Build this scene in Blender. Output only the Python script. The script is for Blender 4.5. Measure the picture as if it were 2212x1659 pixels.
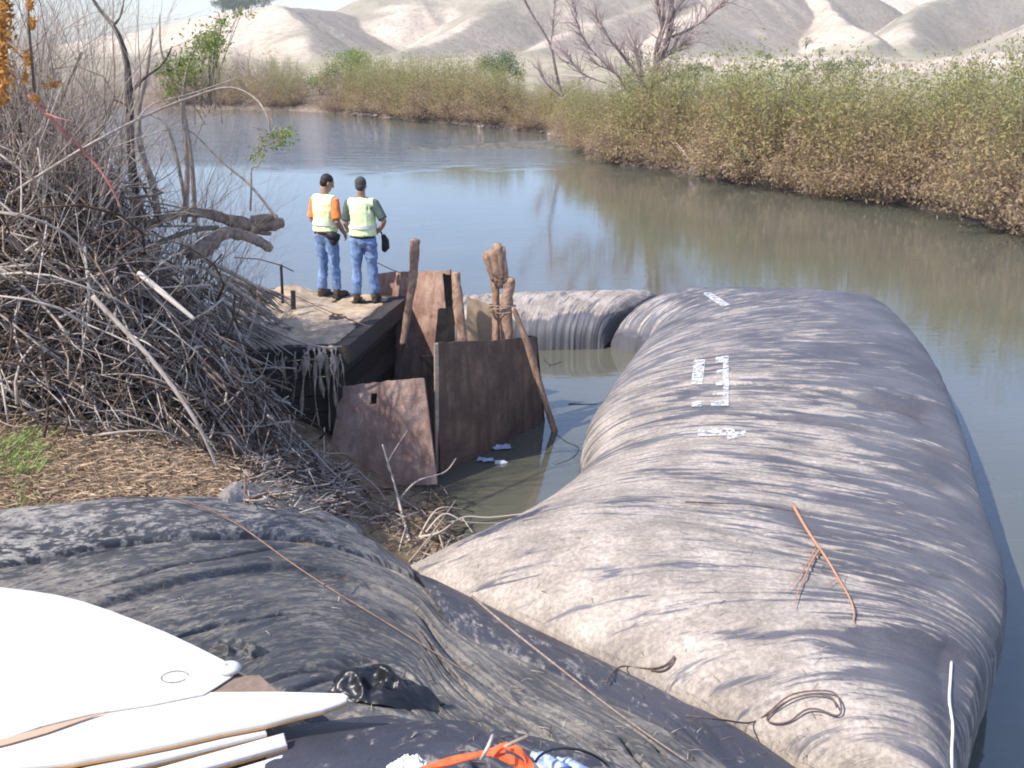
import bpy, bmesh, math, random
import numpy as np
from mathutils import Vector, Matrix, Quaternion
from mathutils.bvhtree import BVHTree
random.seed(7); np.random.seed(7)
for o in list(bpy.data.objects): bpy.data.objects.remove(o)
SC = bpy.context.scene; COL = SC.collection
R = math.radians

# ------------------------------------------------------------------ camera
FPX, TH, CZ = 2125.0, R(19), 5.2           # focal length in the photo's 2212 px frame, pitch, eye height
cd = bpy.data.cameras.new('camera'); cam = bpy.data.objects.new('camera', cd); COL.objects.link(cam)
cd.sensor_width = 36; cd.lens = 36 * FPX / 2212; cd.clip_end = 5000; cd.clip_start = .05
cam.location = (0, 0, CZ); cam.rotation_euler = (math.pi/2 - TH, 0, 0)
SC.camera = cam
SC.render.resolution_x, SC.render.resolution_y = 1024, 768
SC.cycles.filter_width = 1.9

# ------------------------------------------------------------------ light
SUN = Vector((-0.86, -0.51, 0)).normalized()
EL = R(49)
w = bpy.data.worlds.new('World'); SC.world = w; w.use_nodes = True
nt = w.node_tree; nt.nodes.clear()
sky = nt.nodes.new('ShaderNodeTexSky'); sky.sky_type = 'NISHITA'; sky.sun_disc = False
sky.sun_elevation = EL; sky.sun_rotation = math.atan2(SUN.x, SUN.y)
sky.air_density = 1.0; sky.dust_density = .9; sky.ozone_density = 4.0
bg = nt.nodes.new('ShaderNodeBackground'); bg.inputs[1].default_value = 0.15
wo = nt.nodes.new('ShaderNodeOutputWorld')
tn = nt.nodes.new('ShaderNodeMix'); tn.data_type = 'RGBA'; tn.blend_type = 'MULTIPLY'; tn.inputs[0].default_value = 1; tn.inputs[7].default_value = (1.03, 1.0, 1.07, 1)
nt.links.new(sky.outputs[0], tn.inputs[6]); nt.links.new(tn.outputs[2], bg.inputs[0]); nt.links.new(bg.outputs[0], wo.inputs[0])
sd = bpy.data.lights.new('sun', 'SUN'); sd.energy = 4.1; sd.angle = R(.5); sd.color = (1, .94, .84)
so = bpy.data.objects.new('sun', sd); COL.objects.link(so)
sv = Vector((SUN.x*math.cos(EL), SUN.y*math.cos(EL), math.sin(EL)))
so.rotation_euler = sv.to_track_quat('Z', 'Y').to_euler(); so.location = (-20, -10, 30)
SC.view_settings.view_transform = 'Standard'; SC.view_settings.look = 'None'
SC.view_settings.exposure = 0.9; SC.view_settings.gamma = 1

HAZE = .00045

# ------------------------------------------------------------------ helpers
def ray(px, py):
    a = (px-1106)/FPX; b = -(py-829.5)/FPX
    return Vector((a, math.cos(TH)+b*math.sin(TH), -math.sin(TH)+b*math.cos(TH)))
def un(px, py, z):
    d = ray(px, py); t = (z-CZ)/d.z; return Vector((d.x*t, d.y*t, z))
def unY(px, py, Y):
    d = ray(px, py); t = Y/d.y; return Vector((d.x*t, Y, CZ+d.z*t))

def _h(ix, iy, seed):
    n = (ix.astype(np.int64)*374761393 + iy.astype(np.int64)*668265263 + seed*974634777) & 0xffffffff
    n = ((n ^ (n >> 13)) * 1274126177) & 0xffffffff
    n = n ^ (n >> 16)
    return (n & 0xffffff)/float(0xffffff)
def noise(x, y, seed=0):
    x = np.asarray(x, float); y = np.asarray(y, float)
    ix = np.floor(x); iy = np.floor(y); fx = x-ix; fy = y-iy
    fx = fx*fx*(3-2*fx); fy = fy*fy*(3-2*fy); ix = ix.astype(np.int64); iy = iy.astype(np.int64)
    return ((_h(ix, iy, seed)*(1-fx)+_h(ix+1, iy, seed)*fx)*(1-fy) + (_h(ix, iy+1, seed)*(1-fx)+_h(ix+1, iy+1, seed)*fx)*fy)*2-1
def fbm(x, y, seed=0, o=4):
    s = 0; a = .5
    for k in range(o): s = s + a*noise(x*2**k, y*2**k, seed+k*17); a *= .5
    return s
def ridged(x, y, seed=0, o=3):
    s = 0; a = .6
    for k in range(o): s = s + a*(1-np.abs(noise(x*2**k, y*2**k, seed+k*13))*2); a *= .45
    return s

class MB:
    def __init__(s): s.v = []; s.f = []; s.t = []
    def add(s, vs, fs, t=.5):
        n = len(s.v); s.v += [tuple(v) for v in vs]; s.f += [tuple(i+n for i in f) for f in fs]
        s.t += [t]*len(vs) if not isinstance(t, (list, np.ndarray)) else list(t)
    def tube(s, pts, rad, sides=5, t=.5, cap=True):
        n = len(pts); pts = [Vector(p) for p in pts]; vs = []
        up = Vector((.31, .17, .93)); prev = None
        for i, p in enumerate(pts):
            d = (pts[min(i+1, n-1)]-pts[max(i-1, 0)])
            if d.length < 1e-9: d = Vector((0, 0, 1))
            d.normalize()
            if prev is None:
                a = d.cross(up);
                if a.length < .05: a = d.cross(Vector((1, 0, 0)))
            else:
                a = prev - d*prev.dot(d)
                if a.length < 1e-5: a = d.cross(up)
            a.normalize(); prev = a; b = d.cross(a)
            r = rad[i] if isinstance(rad, (list, tuple)) else rad
            for k in range(sides):
                an = 2*math.pi*k/sides
                vs.append(p + a*(r*math.cos(an)) + b*(r*math.sin(an)))
        fs = [(i*sides+k, i*sides+(k+1) % sides, (i+1)*sides+(k+1) % sides, (i+1)*sides+k) for i in range(n-1) for k in range(sides)]
        if cap: fs += [tuple(range(sides))[::-1], tuple((n-1)*sides+k for k in range(sides))]
        s.add(vs, fs, t)
    def box(s, c, size, rot=None, t=.5):
        hx, hy, hz = [q/2 for q in size]
        vs = [Vector((x, y, z)) for x in (-hx, hx) for y in (-hy, hy) for z in (-hz, hz)]
        if rot is not None: vs = [rot @ v for v in vs]
        c = Vector(c)
        s.add([v+c for v in vs], [(0, 1, 3, 2), (4, 6, 7, 5), (0, 4, 5, 1), (2, 3, 7, 6), (0, 2, 6, 4), (1, 5, 7, 3)], t)
    def slab(s, quad, n, th, t=.5):
        """a quad with thickness th along -n"""
        n = Vector(n).normalized(); a = [Vector(q) for q in quad]; b = [q-n*th for q in a]; k = len(a)
        s.add(a+b, [tuple(range(k)), tuple(range(2*k-1, k-1, -1))]+[(i, i+k, (i+1) % k+k, (i+1) % k) for i in range(k)], t)
    def leaf(s, p, size, t=.5, n=None):
        d = Vector((random.gauss(0, 1), random.gauss(0, 1), random.gauss(0, 1))).normalized()
        e = d.orthogonal().normalized(); e = Quaternion(d, random.uniform(0, 6.28)) @ e
        p = Vector(p); w_ = size*random.uniform(.28, .45)
        s.add([p-d*size*.5, p+e*w_*.5, p+d*size*.5, p-e*w_*.5], [(0, 1, 2, 3)], t)
    def ellipsoid(s, c, r, seg=12, rings=8, t=.5, rot=None):
        vs = []; fs = []; c = Vector(c)
        for i in range(rings+1):
            th = math.pi*i/rings
            for k in range(seg):
                ph = 2*math.pi*k/seg
                v = Vector((r[0]*math.sin(th)*math.cos(ph), r[1]*math.sin(th)*math.sin(ph), r[2]*math.cos(th)))
                if rot is not None: v = rot @ v
                vs.append(c+v)
        for i in range(rings):
            for k in range(seg): fs.append((i*seg+k, (i+1)*seg+k, (i+1)*seg+(k+1) % seg, i*seg+(k+1) % seg))
        s.add(vs, fs, t)
    def loft(s, rings, t=.5, cap=True):
        k = len(rings[0]); n = len(rings); vs = [p for r_ in rings for p in r_]
        fs = [(i*k+j, i*k+(j+1) % k, (i+1)*k+(j+1) % k, (i+1)*k+j) for i in range(n-1) for j in range(k)]
        if cap: fs += [tuple(range(k))[::-1], tuple((n-1)*k+j for j in range(k))]
        s.add(vs, fs, t)
    def build(s, name, mat, parent=None, smooth=True, loc=None):
        me = bpy.data.meshes.new(name); me.from_pydata(s.v, [], s.f); me.validate(verbose=False)
        if len(me.vertices) == len(s.t):
            a = me.attributes.new('tint', 'FLOAT', 'POINT'); a.data.foreach_set('value', np.array(s.t, dtype=np.float32))
        o = bpy.data.objects.new(name, me); COL.objects.link(o)
        if mat: me.materials.append(mat)
        me.polygons.foreach_set('use_smooth', [smooth]*len(me.polygons)); me.update()
        if parent is not None:
            o.parent = parent; o.matrix_parent_inverse = Matrix.Translation(-parent.location) if False else Matrix.Identity(4)
            if parent.type == 'EMPTY' and (parent.location.length > 0 or parent.rotation_euler.z) and not getattr(s, 'local', False):
                m = Matrix.Translation(parent.location) @ Matrix.Rotation(parent.rotation_euler.z, 4, 'Z')
                me.transform(m.inverted())
        return o
def tag(o, label=None, cat=None, group=None, kind=None):
    if label: o['label'] = label
    if cat: o['category'] = cat
    if group: o['group'] = group
    if kind: o['kind'] = kind
    return o
def empty(name, loc, label, cat, group=None, rz=0):
    o = bpy.data.objects.new(name, None); COL.objects.link(o); o.location = loc; o.rotation_euler = (0, 0, rz)
    o.empty_display_size = .2
    return tag(o, label, cat, group)

def grid_mesh(name, P, mat, tint=None, uv=None, parent=None, extra=None):
    n, m = P.shape[:2]
    idx = np.arange(n*m).reshape(n, m)
    F = np.stack([idx[:-1, :-1], idx[1:, :-1], idx[1:, 1:], idx[:-1, 1:]], -1).reshape(-1, 4)
    me = bpy.data.meshes.new(name); me.from_pydata(P.reshape(-1, 3).tolist(), [], F.tolist())
    if tint is not None:
        a = me.attributes.new('tint', 'FLOAT', 'POINT'); a.data.foreach_set('value', np.asarray(tint, dtype=np.float32).ravel())
    if uv is not None:
        a = me.attributes.new('flow', 'FLOAT_VECTOR', 'POINT'); a.data.foreach_set('vector', np.asarray(uv, dtype=np.float32).reshape(-1, 3).ravel())
    o = bpy.data.objects.new(name, me); COL.objects.link(o); me.materials.append(mat)
    me.polygons.foreach_set('use_smooth', [True]*len(me.polygons)); me.update()
    if parent is not None: o.parent = parent
    return o

# ------------------------------------------------------------------ materials
class NT:
    def __init__(s, name):
        s.m = bpy.data.materials.new(name); s.m.use_nodes = True; s.t = s.m.node_tree; s.t.nodes.clear()
        s.out = s.t.nodes.new('ShaderNodeOutputMaterial'); s.b = s.t.nodes.new('ShaderNodeBsdfPrincipled')
        s.t.links.new(s.b.outputs[0], s.out.inputs[0])
    def n(s, typ, **kw):
        x = s.t.nodes.new(typ)
        for k, v in kw.items():
            if k in x.inputs.keys() if isinstance(k, str) else False: x.inputs[k].default_value = v
            else: setattr(x, k, v)
        return x
    def l(s, a, b): s.t.links.new(a, b)
    def noise(s, scale, detail=4, vec=None, rough=.55, stretch=None):
        if vec is None:
            g = s.n('ShaderNodeNewGeometry'); vec = g.outputs['Position']
        if stretch:
            mp = s.n('ShaderNodeMapping'); mp.inputs['Scale'].default_value = stretch; s.l(vec, mp.inputs[0]); vec = mp.outputs[0]
        x = s.n('ShaderNodeTexNoise'); x.inputs['Scale'].default_value = scale; x.inputs['Detail'].default_value = detail
        x.inputs['Roughness'].default_value = rough; s.l(vec, x.inputs['Vector']); return x.outputs['Fac']
    def ramp(s, fac, stops, interp='LINEAR'):
        r = s.n('ShaderNodeValToRGB'); r.color_ramp.interpolation = interp
        e = r.color_ramp.elements
        while len(e) < len(stops): e.new(.5)
        for q, (p, c) in zip(e, stops): q.position = p; q.color = (c, c, c, 1) if isinstance(c, (int, float)) else (*c, 1)
        s.l(fac, r.inputs[0]); return r.outputs[0]
    def mix(s, fac, a, b, mode='MIX'):
        x = s.n('ShaderNodeMix'); x.data_type = 'RGBA'; x.blend_type = mode
        for src, i in ((fac, 0), (a, 6), (b, 7)):
            if isinstance(src, (int, float)): x.inputs[i].default_value = src if i == 0 else (src, src, src, 1)
            elif isinstance(src, tuple): x.inputs[i].default_value = (*src, 1)
            else: s.l(src, x.inputs[i])
        return x.outputs[2]
    def math(s, op, a, b=0):
        x = s.n('ShaderNodeMath'); x.operation = op
        for i, q in enumerate((a, b)):
            if isinstance(q, (int, float)): x.inputs[i].default_value = q
            else: s.l(q, x.inputs[i])
        return x.outputs[0]
    def attr(s, name, vec=False):
        x = s.n('ShaderNodeAttribute'); x.attribute_name = name; return x.outputs['Vector' if vec else 'Fac']
    def fin(s, col, rough=.8, bump=None, dist=.01, strength=.6, spec=.3):
        if isinstance(col, tuple): s.b.inputs['Base Color'].default_value = (*col, 1)
        else: s.l(col, s.b.inputs['Base Color'])
        if isinstance(rough, (int, float)): s.b.inputs['Roughness'].default_value = rough
        else: s.l(rough, s.b.inputs['Roughness'])
        s.b.inputs['Specular IOR Level'].default_value = spec
        if bump is not None:
            b = s.n('ShaderNodeBump'); b.inputs['Distance'].default_value = dist; b.inputs['Strength'].default_value = strength
            s.l(bump, b.inputs['Height']); s.l(b.outputs[0], s.b.inputs['Normal'])
        return s.m
def simple(name, c1, c2, scale=6, rough=.8, bump=.004, spec=.3, tint=False, stretch=None):
    m = NT(name); f = m.noise(scale, 5, stretch=stretch)
    col = m.ramp(f, [(.32, c1), (.68, c2)])
    if tint: col = m.mix(m.attr('tint'), m.mix(.75, col, (0.0, 0.0, 0.0)), col)
    return m.fin(col, rough, m.noise(scale*5, 4), bump, .7, spec)

def wood(name, dark, light, rough=.85, mid=None):
    m = NT(name); f = m.noise(22, 5, rough=.65); t = m.math('ADD', m.attr('tint'), m.math('MULTIPLY', m.math('SUBTRACT', f, .5), .9))
    return m.fin(m.ramp(t, [(0.05, dark), (.45, mid), (.95, light)] if mid else [(0.05, dark), (.95, light)]), rough, f, .004, .7, .15)
M_STICK = wood('stick_bark', (.06, .038, .027), (.49, .43, .37), mid=(.24, .175, .135))
M_TREE = wood('tree_bark', (.06, .045, .035), (.30, .25, .21))
M_FTREE = wood('cottonwood_bark', (.10, .075, .07), (.30, .23, .20))
M_RED = wood('red_bark', (.24, .09, .055), (.46, .25, .16))
M_PALEWOOD = wood('pale_wood', (.45, .33, .22), (.75, .64, .52))
M_WEATH = wood('weathered_timber', (.10, .075, .06), (.34, .25, .19))
M_POLE = wood('driftwood_pole', (.12, .06, .04), (.50, .33, .23))
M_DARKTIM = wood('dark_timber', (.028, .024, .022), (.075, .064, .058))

def leafmat(name, stops, trans=.3):
    m = NT(name); oi = m.n('ShaderNodeObjectInfo'); cl = m.noise(.55, 3)
    tt = m.math('ADD', m.attr('tint'), m.math('ADD', m.math('MULTIPLY', m.math('SUBTRACT', oi.outputs['Random'], .5), .25), m.math('MULTIPLY', m.math('SUBTRACT', cl, .5), 1.1)))
    c = m.ramp(tt, stops); m.fin(c, .6, spec=.2)
    tr = m.n('ShaderNodeBsdfTranslucent'); m.l(c, tr.inputs[0])
    mx = m.n('ShaderNodeMixShader'); mx.inputs[0].default_value = trans
    m.l(m.b.outputs[0], mx.inputs[1]); m.l(tr.outputs[0], mx.inputs[2]); m.l(mx.outputs[0], m.out.inputs[0]); return m.m
M_HAZETWIG = wood('pinkish_twigs', (.26, .185, .165), (.50, .40, .37))
M_THICK = leafmat('willow_foliage', [(0, (.35, .25, .17)), (.3, (.43, .31, .185)), (.5, (.41, .325, .15)), (.75, (.33, .32, .12)), (1, (.32, .34, .12))], .5)
M_GREEN = leafmat('spring_leaf', [(0, (.12, .17, .04)), (1, (.30, .38, .08))], .4)
M_DKGREEN = leafmat('juniper_leaf', [(0, (.05, .08, .03)), (1, (.13, .18, .07))], .15)
M_ORANGE = leafmat('orange_leaf', [(0, (.42, .20, .05)), (1, (.66, .38, .12))], .3)
M_GRASS = leafmat('dry_grass', [(0, (.20, .13, .08)), (.45, (.48, .35, .23)), (.85, (.62, .48, .34)), (.93, (.55, .42, .28)), (1, (.24, .36, .09))], .15)

# dark geotextile with dried mud, 'flow' = (metres along, metres across), tint = how muddy, lowered in the tube grooves as painted crease shade
def fabric(name, base1, base2, mud1, mud2, su=(9, 1.6), thr=.5, rough=.75, bd=.045):
    m = NT(name); fl = m.attr('flow', True)
    mp = m.n('ShaderNodeMapping'); mp.inputs['Scale'].default_value = (su[0], su[1], 1); m.l(fl, mp.inputs[0]); v = mp.outputs[0]
    n1 = m.noise(1.0, 6, v, .68); n2 = m.noise(3.1, 5, v, .7); n3 = m.noise(1.3, 5); n4 = m.noise(40, 3)
    a = m.math('ADD', m.math('MULTIPLY', n1, .50), m.math('MULTIPLY', n2, .45)); a = m.math('ADD', a, m.math('MULTIPLY', n3, .10))
    a = m.math('ADD', a, m.math('MULTIPLY', m.math('SUBTRACT', m.attr('tint'), .5), .22))
    fac = m.ramp(a, [(thr-.03, 0), (thr-.006, .25), (thr+.025, .85), (thr+.10, 1)])
    mud = m.ramp(m.noise(2.2, 6), [(.35, mud1), (.65, mud2)])
    speck = m.ramp(m.noise(26, 4, rough=.7), [(.42, .78), (.6, 1.12)])
    mud = m.mix(1.0, mud, speck, 'MULTIPLY')
    base = m.ramp(n3, [(.35, base1), (.65, base2)])
    col = m.mix(fac, base, mud)
    h = m.math('ADD', m.math('MULTIPLY', n1, .7), m.math('MULTIPLY', n2, .35)); h = m.math('ADD', h, m.math('MULTIPLY', n4, .12))
    return m.fin(col, m.ramp(fac, [(0, rough-.2), (1, .95)]), h, bd, .8, .35)
M_TUBE = fabric('geotextile_tube', (.082, .08, .092), (.135, .131, .142), (.275, .235, .20), (.46, .395, .34), (7, .8), .508)
M_SHEET = fabric('geotextile_muddy_sheet', (.05, .05, .053), (.08, .08, .083), (.13, .12, .108), (.27, .24, .205), (6, 16), .497, .62, .016)
M_DARKSHEET = fabric('dark_woven_fabric', (.038, .038, .05), (.06, .06, .075), (.17, .16, .15), (.30, .27, .24), (5, 4), .57, .68, .02)
M_ROLL = fabric('grey_rolled_fabric', (.04, .04, .046), (.085, .085, .09), (.20, .18, .165), (.38, .345, .30), (5, 12), .515, .7, .02)
M_PLASTIC = simple('black_plastic', (.008, .008, .01), (.02, .02, .024), 5, .38, .004, .5)

def rust(name, d, a, b):
    m = NT(name); n1 = m.noise(2.4, 7, rough=.65); n2 = m.noise(3, 5, stretch=(3, 3, .5)); n3 = m.noise(45, 4)
    c = m.ramp(n1, [(.3, d), (.47, a), (.7, b)])
    c = m.mix(m.ramp(n2, [(.45, 0), (.62, .75)]), c, tuple(q*.72 for q in a))
    c = m.mix(m.ramp(n3, [(.35, .35), (.55, 0)]), c, d)
    return m.fin(c, .85, m.math('ADD', n1, m.math('MULTIPLY', n3, .3)), .012, .6, .25)
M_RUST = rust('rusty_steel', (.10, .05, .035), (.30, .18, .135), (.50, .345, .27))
M_RUSTD = rust('dark_rusty_steel', (.08, .05, .038), (.14, .09, .065), (.27, .165, .11))  # darker rust copy, the shade on the pond plate put into its colour
M_RUSTL = rust('sunbleached_rusty_steel', (.20, .11, .085), (.42, .27, .21), (.60, .44, .36))  # paler rust copy, sunlight on the low plate painted into its colour
M_DIRT = simple('bank_soil', (.10, .07, .05), (.25, .18, .125), 3, .95, .03)
M_SAND = simple('sandy_dirt', (.36, .26, .17), (.58, .45, .32), 4, .95, .015)

# ------------------------------------------------------------------ ground of the near bank (thin plate spline through surveyed points)
ctrl = [un(*p) for p in [(0,1659,2.15),(500,1659,2.15),(1106,1659,1.95),(1500,1659,1.4),(1700,1659,1.0),(0,1270,2.0),(450,1370,1.95),(250,1200,1.9),
    (540,1150,1.6),(720,1200,1.25),(890,1235,.55),(700,1350,1.65),(950,1400,1.25),(1100,1450,1.2),(1300,1530,1.15),(1000,1560,1.6),
    (960,1210,-.05),(940,1120,.02),(920,1070,.05),(1050,1190,-.25),(820,1180,.35),(800,1090,.25),(740,1040,.3),(700,1120,.75),(660,1040,.8),
    (200,1000,2.0),(0,1100,2.05),(480,1060,1.65),(0,930,2.1),(300,930,1.9),(560,1020,1.3),(-300,1000,2.2),(-300,1500,2.3)]]
ctrl += [Vector(p) for p in [(0,0,2.6),(-5,0,3),(3,0,1.6),(6,0,-.5),(-8,4,2.8),(-12,10,2.6),(-6,9,2.1),(-5,11,2.0),(-4.2,12.5,1.5),(-3.6,13.6,1.1),(-4.4,15,.7),
    (-4,16.5,-.4),(-3,15.6,-.5),(-1,15.5,-.8),(-8.5,14.5,1.0),(-8,17,-.5),(-5,19,-.9),(-14,17,1.2),(-16,24,-.8),(-7,30,-1.4),(-22,34,-.6),(-2.6,12.3,.6),(-2,13,.2),(-1,13,-.3),(-1,12,-.35),
    (0,12,-.7),(1,11,-.8),(0,14,-1),(3,15,-1.2),(4,12,-1),(4,9,-.9),(3.3,6.5,-.6),(3.4,4,-.2),(8,8,-1.2),(10,20,-1.5),(0,25,-1.5),(-4,5,2.15)]]
cp = np.array([[c.x, c.y] for c in ctrl]); cz = np.array([c.z for c in ctrl])
def _phi(r2): return r2*np.log(np.maximum(r2, 1e-9))*.5
n_ = len(cp); A_ = np.zeros((n_+3, n_+3)); D_ = ((cp[:, None]-cp[None])**2).sum(-1)
A_[:n_, :n_] = _phi(D_) + np.eye(n_)*.06; A_[:n_, n_:] = np.c_[np.ones(n_), cp]; A_[n_:, :n_] = A_[:n_, n_:].T
W_ = np.linalg.solve(A_, np.r_[cz, 0, 0, 0])
def ground_raw(X, Y):
    X = np.asarray(X, float); Y = np.asarray(Y, float); s = W_[n_]+W_[n_+1]*X+W_[n_+2]*Y
    for i in range(n_): s = s + W_[i]*_phi((X-cp[i, 0])**2+(Y-cp[i, 1])**2)
    return s
def ground(X, Y): return ground_raw(X, Y)
def gz(x, y): return float(ground(np.array([x]), np.array([y]))[0])
gx = np.r_[np.arange(-34, -9, .6), np.arange(-9, 4.6, .07)]; gy = np.r_[np.arange(-8, 2, .5), np.arange(2, 16, .07), np.arange(16, 42, .35)]
GX, GY = np.meshgrid(gx, gy, indexing='ij'); GZ = ground(GX, GY)
GZ = np.clip(GZ, -1.6, 3.2)+fbm(GX*1.7, GY*1.7, 3)*.09+fbm(GX*7, GY*7, 5)*.035
mg = NT('riverbank_soil'); nA = mg.noise(1.1, 6); nB = mg.noise(9, 6, rough=.7); nC = mg.noise(38, 4)
cg = mg.ramp(nB, [(.3, (.13, .085, .05)), (.5, (.30, .21, .13)), (.7, (.45, .33, .21))])
cg = mg.mix(mg.ramp(nA, [(.5, 0), (.66, .3)]), cg, (.17, .15, .07)); M_GROUND = mg.fin(cg, .95, mg.math('ADD', nB, mg.math('MULTIPLY', nC, .4)), .05, .9, .1)
bank = tag(grid_mesh('riverbank', np.stack([GX, GY, GZ], -1), M_GROUND), kind='structure')

# ------------------------------------------------------------------ water
mw = NT('river_water'); g = mw.n('ShaderNodeNewGeometry'); pos = g.outputs['Position']
b1 = mw.noise(.9, 3, pos, stretch=(.6, 1.6, 1)); b2 = mw.noise(4.5, 3, pos, stretch=(.5, 1.5, 1)); b3 = mw.noise(1.6, 5, pos, stretch=(.35, 1, 1))
sp = mw.n('ShaderNodeSeparateXYZ'); mw.l(pos, sp.inputs[0])
# the riffle: broken water in the far reach
rf = mw.ramp(mw.math('DIVIDE', mw.math('ADD', sp.outputs[1], mw.math('MULTIPLY', mw.noise(.12, 3, pos), 14)), 100), [(.50, 0), (.58, 1)])
hgt = mw.math('ADD', mw.math('MULTIPLY', b1, .05), mw.math('MULTIPLY', b2, .035))
hgt = mw.math('ADD', hgt, mw.math('MULTIPLY', mw.math('MULTIPLY', b3, rf), 3.6))
mw.b.inputs['IOR'].default_value = 1.85
colw = mw.ramp(mw.noise(.35, 4, pos), [(.3, (.085, .088, .066)), (.7, (.112, .108, .08))])
M_WATER = mw.fin(colw, .035, hgt, .35, .22, .6)
wv = MB(); wv.add([(-70, -8, 0), (90, -8, 0), (90, 130, 0), (-70, 130, 0)], [(0, 1, 2, 3)])
tag(wv.build('river', M_WATER, smooth=False), kind='structure')
bed = MB(); bed.add([(-1500, -300, -1.7), (1500, -300, -1.7), (1500, 1600, -1.7), (-1500, 1600, -1.7)], [(0, 1, 2, 3)])
tag(bed.build('river_bed', M_DIRT, smooth=False), kind='structure')

# ------------------------------------------------------------------ far bank, valley floor and hills (polar grids round the viewpoint)
shore_px = [(-300, 236), (0, 236), (400, 236), (560, 238), (640, 240), (760, 248), (900, 262), (1050, 275), (1170, 285), (1235, 305), (1260, 328), (1340, 355), (1500, 378), (1650, 402), (1800, 424), (1950, 442), (2080, 466), (2212, 502), (2500, 580), (3000, 700)]
SH = [un(a, b, 0) for a, b in shore_px]
sh_az = np.array([math.atan2(p.x, p.y) for p in SH]); sh_r = np.array([math.hypot(p.x, p.y) for p in SH])
def r0(az): return np.interp(az, sh_az, sh_r)
ridges = [([(100,95,520),(300,66,520),(430,40,500),(545,20,470),(620,72,400),(700,132,330)], .55),
    ([(545,20,470),(640,28,600),(740,34,640),(800,6,660),(900,-50,680),(1100,-110,700)], .42),
    ([(1330,-120,640),(1180,-35,540),(1080,12,500),(950,72,430),(820,135,330)], .5),
    ([(1500,-120,640),(1400,-5,520),(1300,42,470),(1130,105,380),(1000,140,320)], .45),
    ([(1500,-150,700),(1650,-120,620),(1720,-40,520),(1775,30,430),(1800,70,370),(1790,112,310)], .62),
    ([(1650,-120,620),(1560,-50,520),(1480,30,430),(1400,112,320)], .5),
    ([(2350,-150,660),(2120,-30,520),(2000,25,440),(1870,92,340)], .6),
    ([(2700,-120,560),(2450,-10,440),(2290,50,360),(2130,110,290)], .42),
    ([(-400,60,520),(-100,70,520),(100,95,520)], .4),
    ([(760,22,735),(860,-25,745),(1000,-70,750),(1300,-120,755),(1700,-140,755),(2200,-150,755),(2700,-150,750)], .34)]
def hills(X, Y):
    best = np.full(X.shape, -50.)
    wx = fbm(X/90, Y/90, 31)*16; wy = fbm(X/90, Y/90, 37)*16
    for ri, (pts, k) in enumerate(ridges):
        sc_ = (.60, .60, .62, .66, .8, .72, .8, .8, .60, .96)[ri]; P = [unY(a, b, Yd*sc_) for a, b, Yd in pts]
        for a, b in zip(P[:-1], P[1:]):
            dx, dy = b.x-a.x, b.y-a.y; L2 = dx*dx+dy*dy
            t = np.clip(((X+wx-a.x)*dx+(Y+wy-a.y)*dy)/L2, 0, 1)
            d = np.hypot(X+wx-a.x-t*dx, Y+wy-a.y-t*dy)
            h = a.z+t*(b.z-a.z)-k*np.sqrt(d*d+9)+k*3
            best = np.where(h > best, h, best) if True else best
    return best
def floor_z(az, r):
    e = r-r0(az)
    nz = fbm(az*60, r*.05, 9)
    return np.interp(e, [-6, -1, 0, .35, 1.2, 6, 25, 120, 1000], [-1.6, -.4, -.03, .28, .45, 1.0, 1.7, 2.4, 3.0]) + nz*np.clip(e/20, 0, 1)*.5
az = np.linspace(R(-40), R(42), 420)
rr = [-6, -3, -1, -.4, 0, .15, .35, .7, 1.2, 2, 3.5, 6, 9, 13, 18, 25, 35, 50, 70, 95, 130, 170, 210]
PP = np.zeros((len(az), len(rr), 3))
for j, e in enumerate(rr):
    r_ = r0(az)+e+(fbm(az*r0(az)*.8, az*0+e, 4)*.8 if -1 < e < 3 else 0); z = floor_z(az, r_) + (noise(az*r0(az)*3, az*0+e*3, 8)*.08 if 0 < e < 4 else 0)
    PP[:, j] = np.stack([r_*np.sin(az), r_*np.cos(az), z], -1)
mf = NT('far_bank_ground'); f1 = mf.noise(.16, 5); f2 = mf.noise(1.8, 6, rough=.7)
g2 = mf.n('ShaderNodeNewGeometry'); s2 = mf.n('ShaderNodeSeparateXYZ'); mf.l(g2.outputs['Position'], s2.inputs[0])
cf = mf.ramp(f2, [(.3, (.11, .085, .065)), (.7, (.27, .21, .165))])
cf = mf.mix(mf.ramp(s2.outputs[2], [(0.0, 0), (.02, 0)]), cf, (.1, .1, .1))
cf = mf.mix(mf.ramp(mf.math('DIVIDE', s2.outputs[2], 4), [(.02, 0), (.16, 0), (.30, .3), (.52, .85)]), cf, mf.ramp(f1, [(.36, (.29, .27, .16)), (.56, (.43, .37, .27))]))
M_FAR = mf.fin(cf, .95, f2, .15, .8, .1)
tag(grid_mesh('far_bank', PP, M_FAR), kind='structure')
hr = np.concatenate([np.linspace(190, 420, 150), np.linspace(424, 800, 120)])
HA, HR = np.meshgrid(np.linspace(R(-40), R(42), 520), hr, indexing='ij'); HX, HY = HR*np.sin(HA), HR*np.cos(HA)
base = 2.2+HR*0+fbm(HX/40, HY/40, 21)*.5
HH = hills(HX, HY); HH = HH + ridged(HX/34+fbm(HX/80, HY/80, 2)*2, HY/110, 77)*2.8*np.clip((HH-4)/20, 0, 1) + fbm(HX/14, HY/14, 6)*.8*np.clip((HH-4)/20, 0, 1)
k_ = 2.5; HZ = np.where(np.abs(HH-base) < k_, (HH+base)/2+(HH-base)**2/(4*k_)+k_/4, np.maximum(HH, base))
HZ = HZ - np.clip((205-HR)/10, 0, 1)*1.2
mh = NT('dry_hill_grass'); h1 = mh.noise(.016, 6, rough=.6); h2 = mh.noise(.07, 7, rough=.7); h3 = mh.noise(.6, 5, rough=.7)
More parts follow.
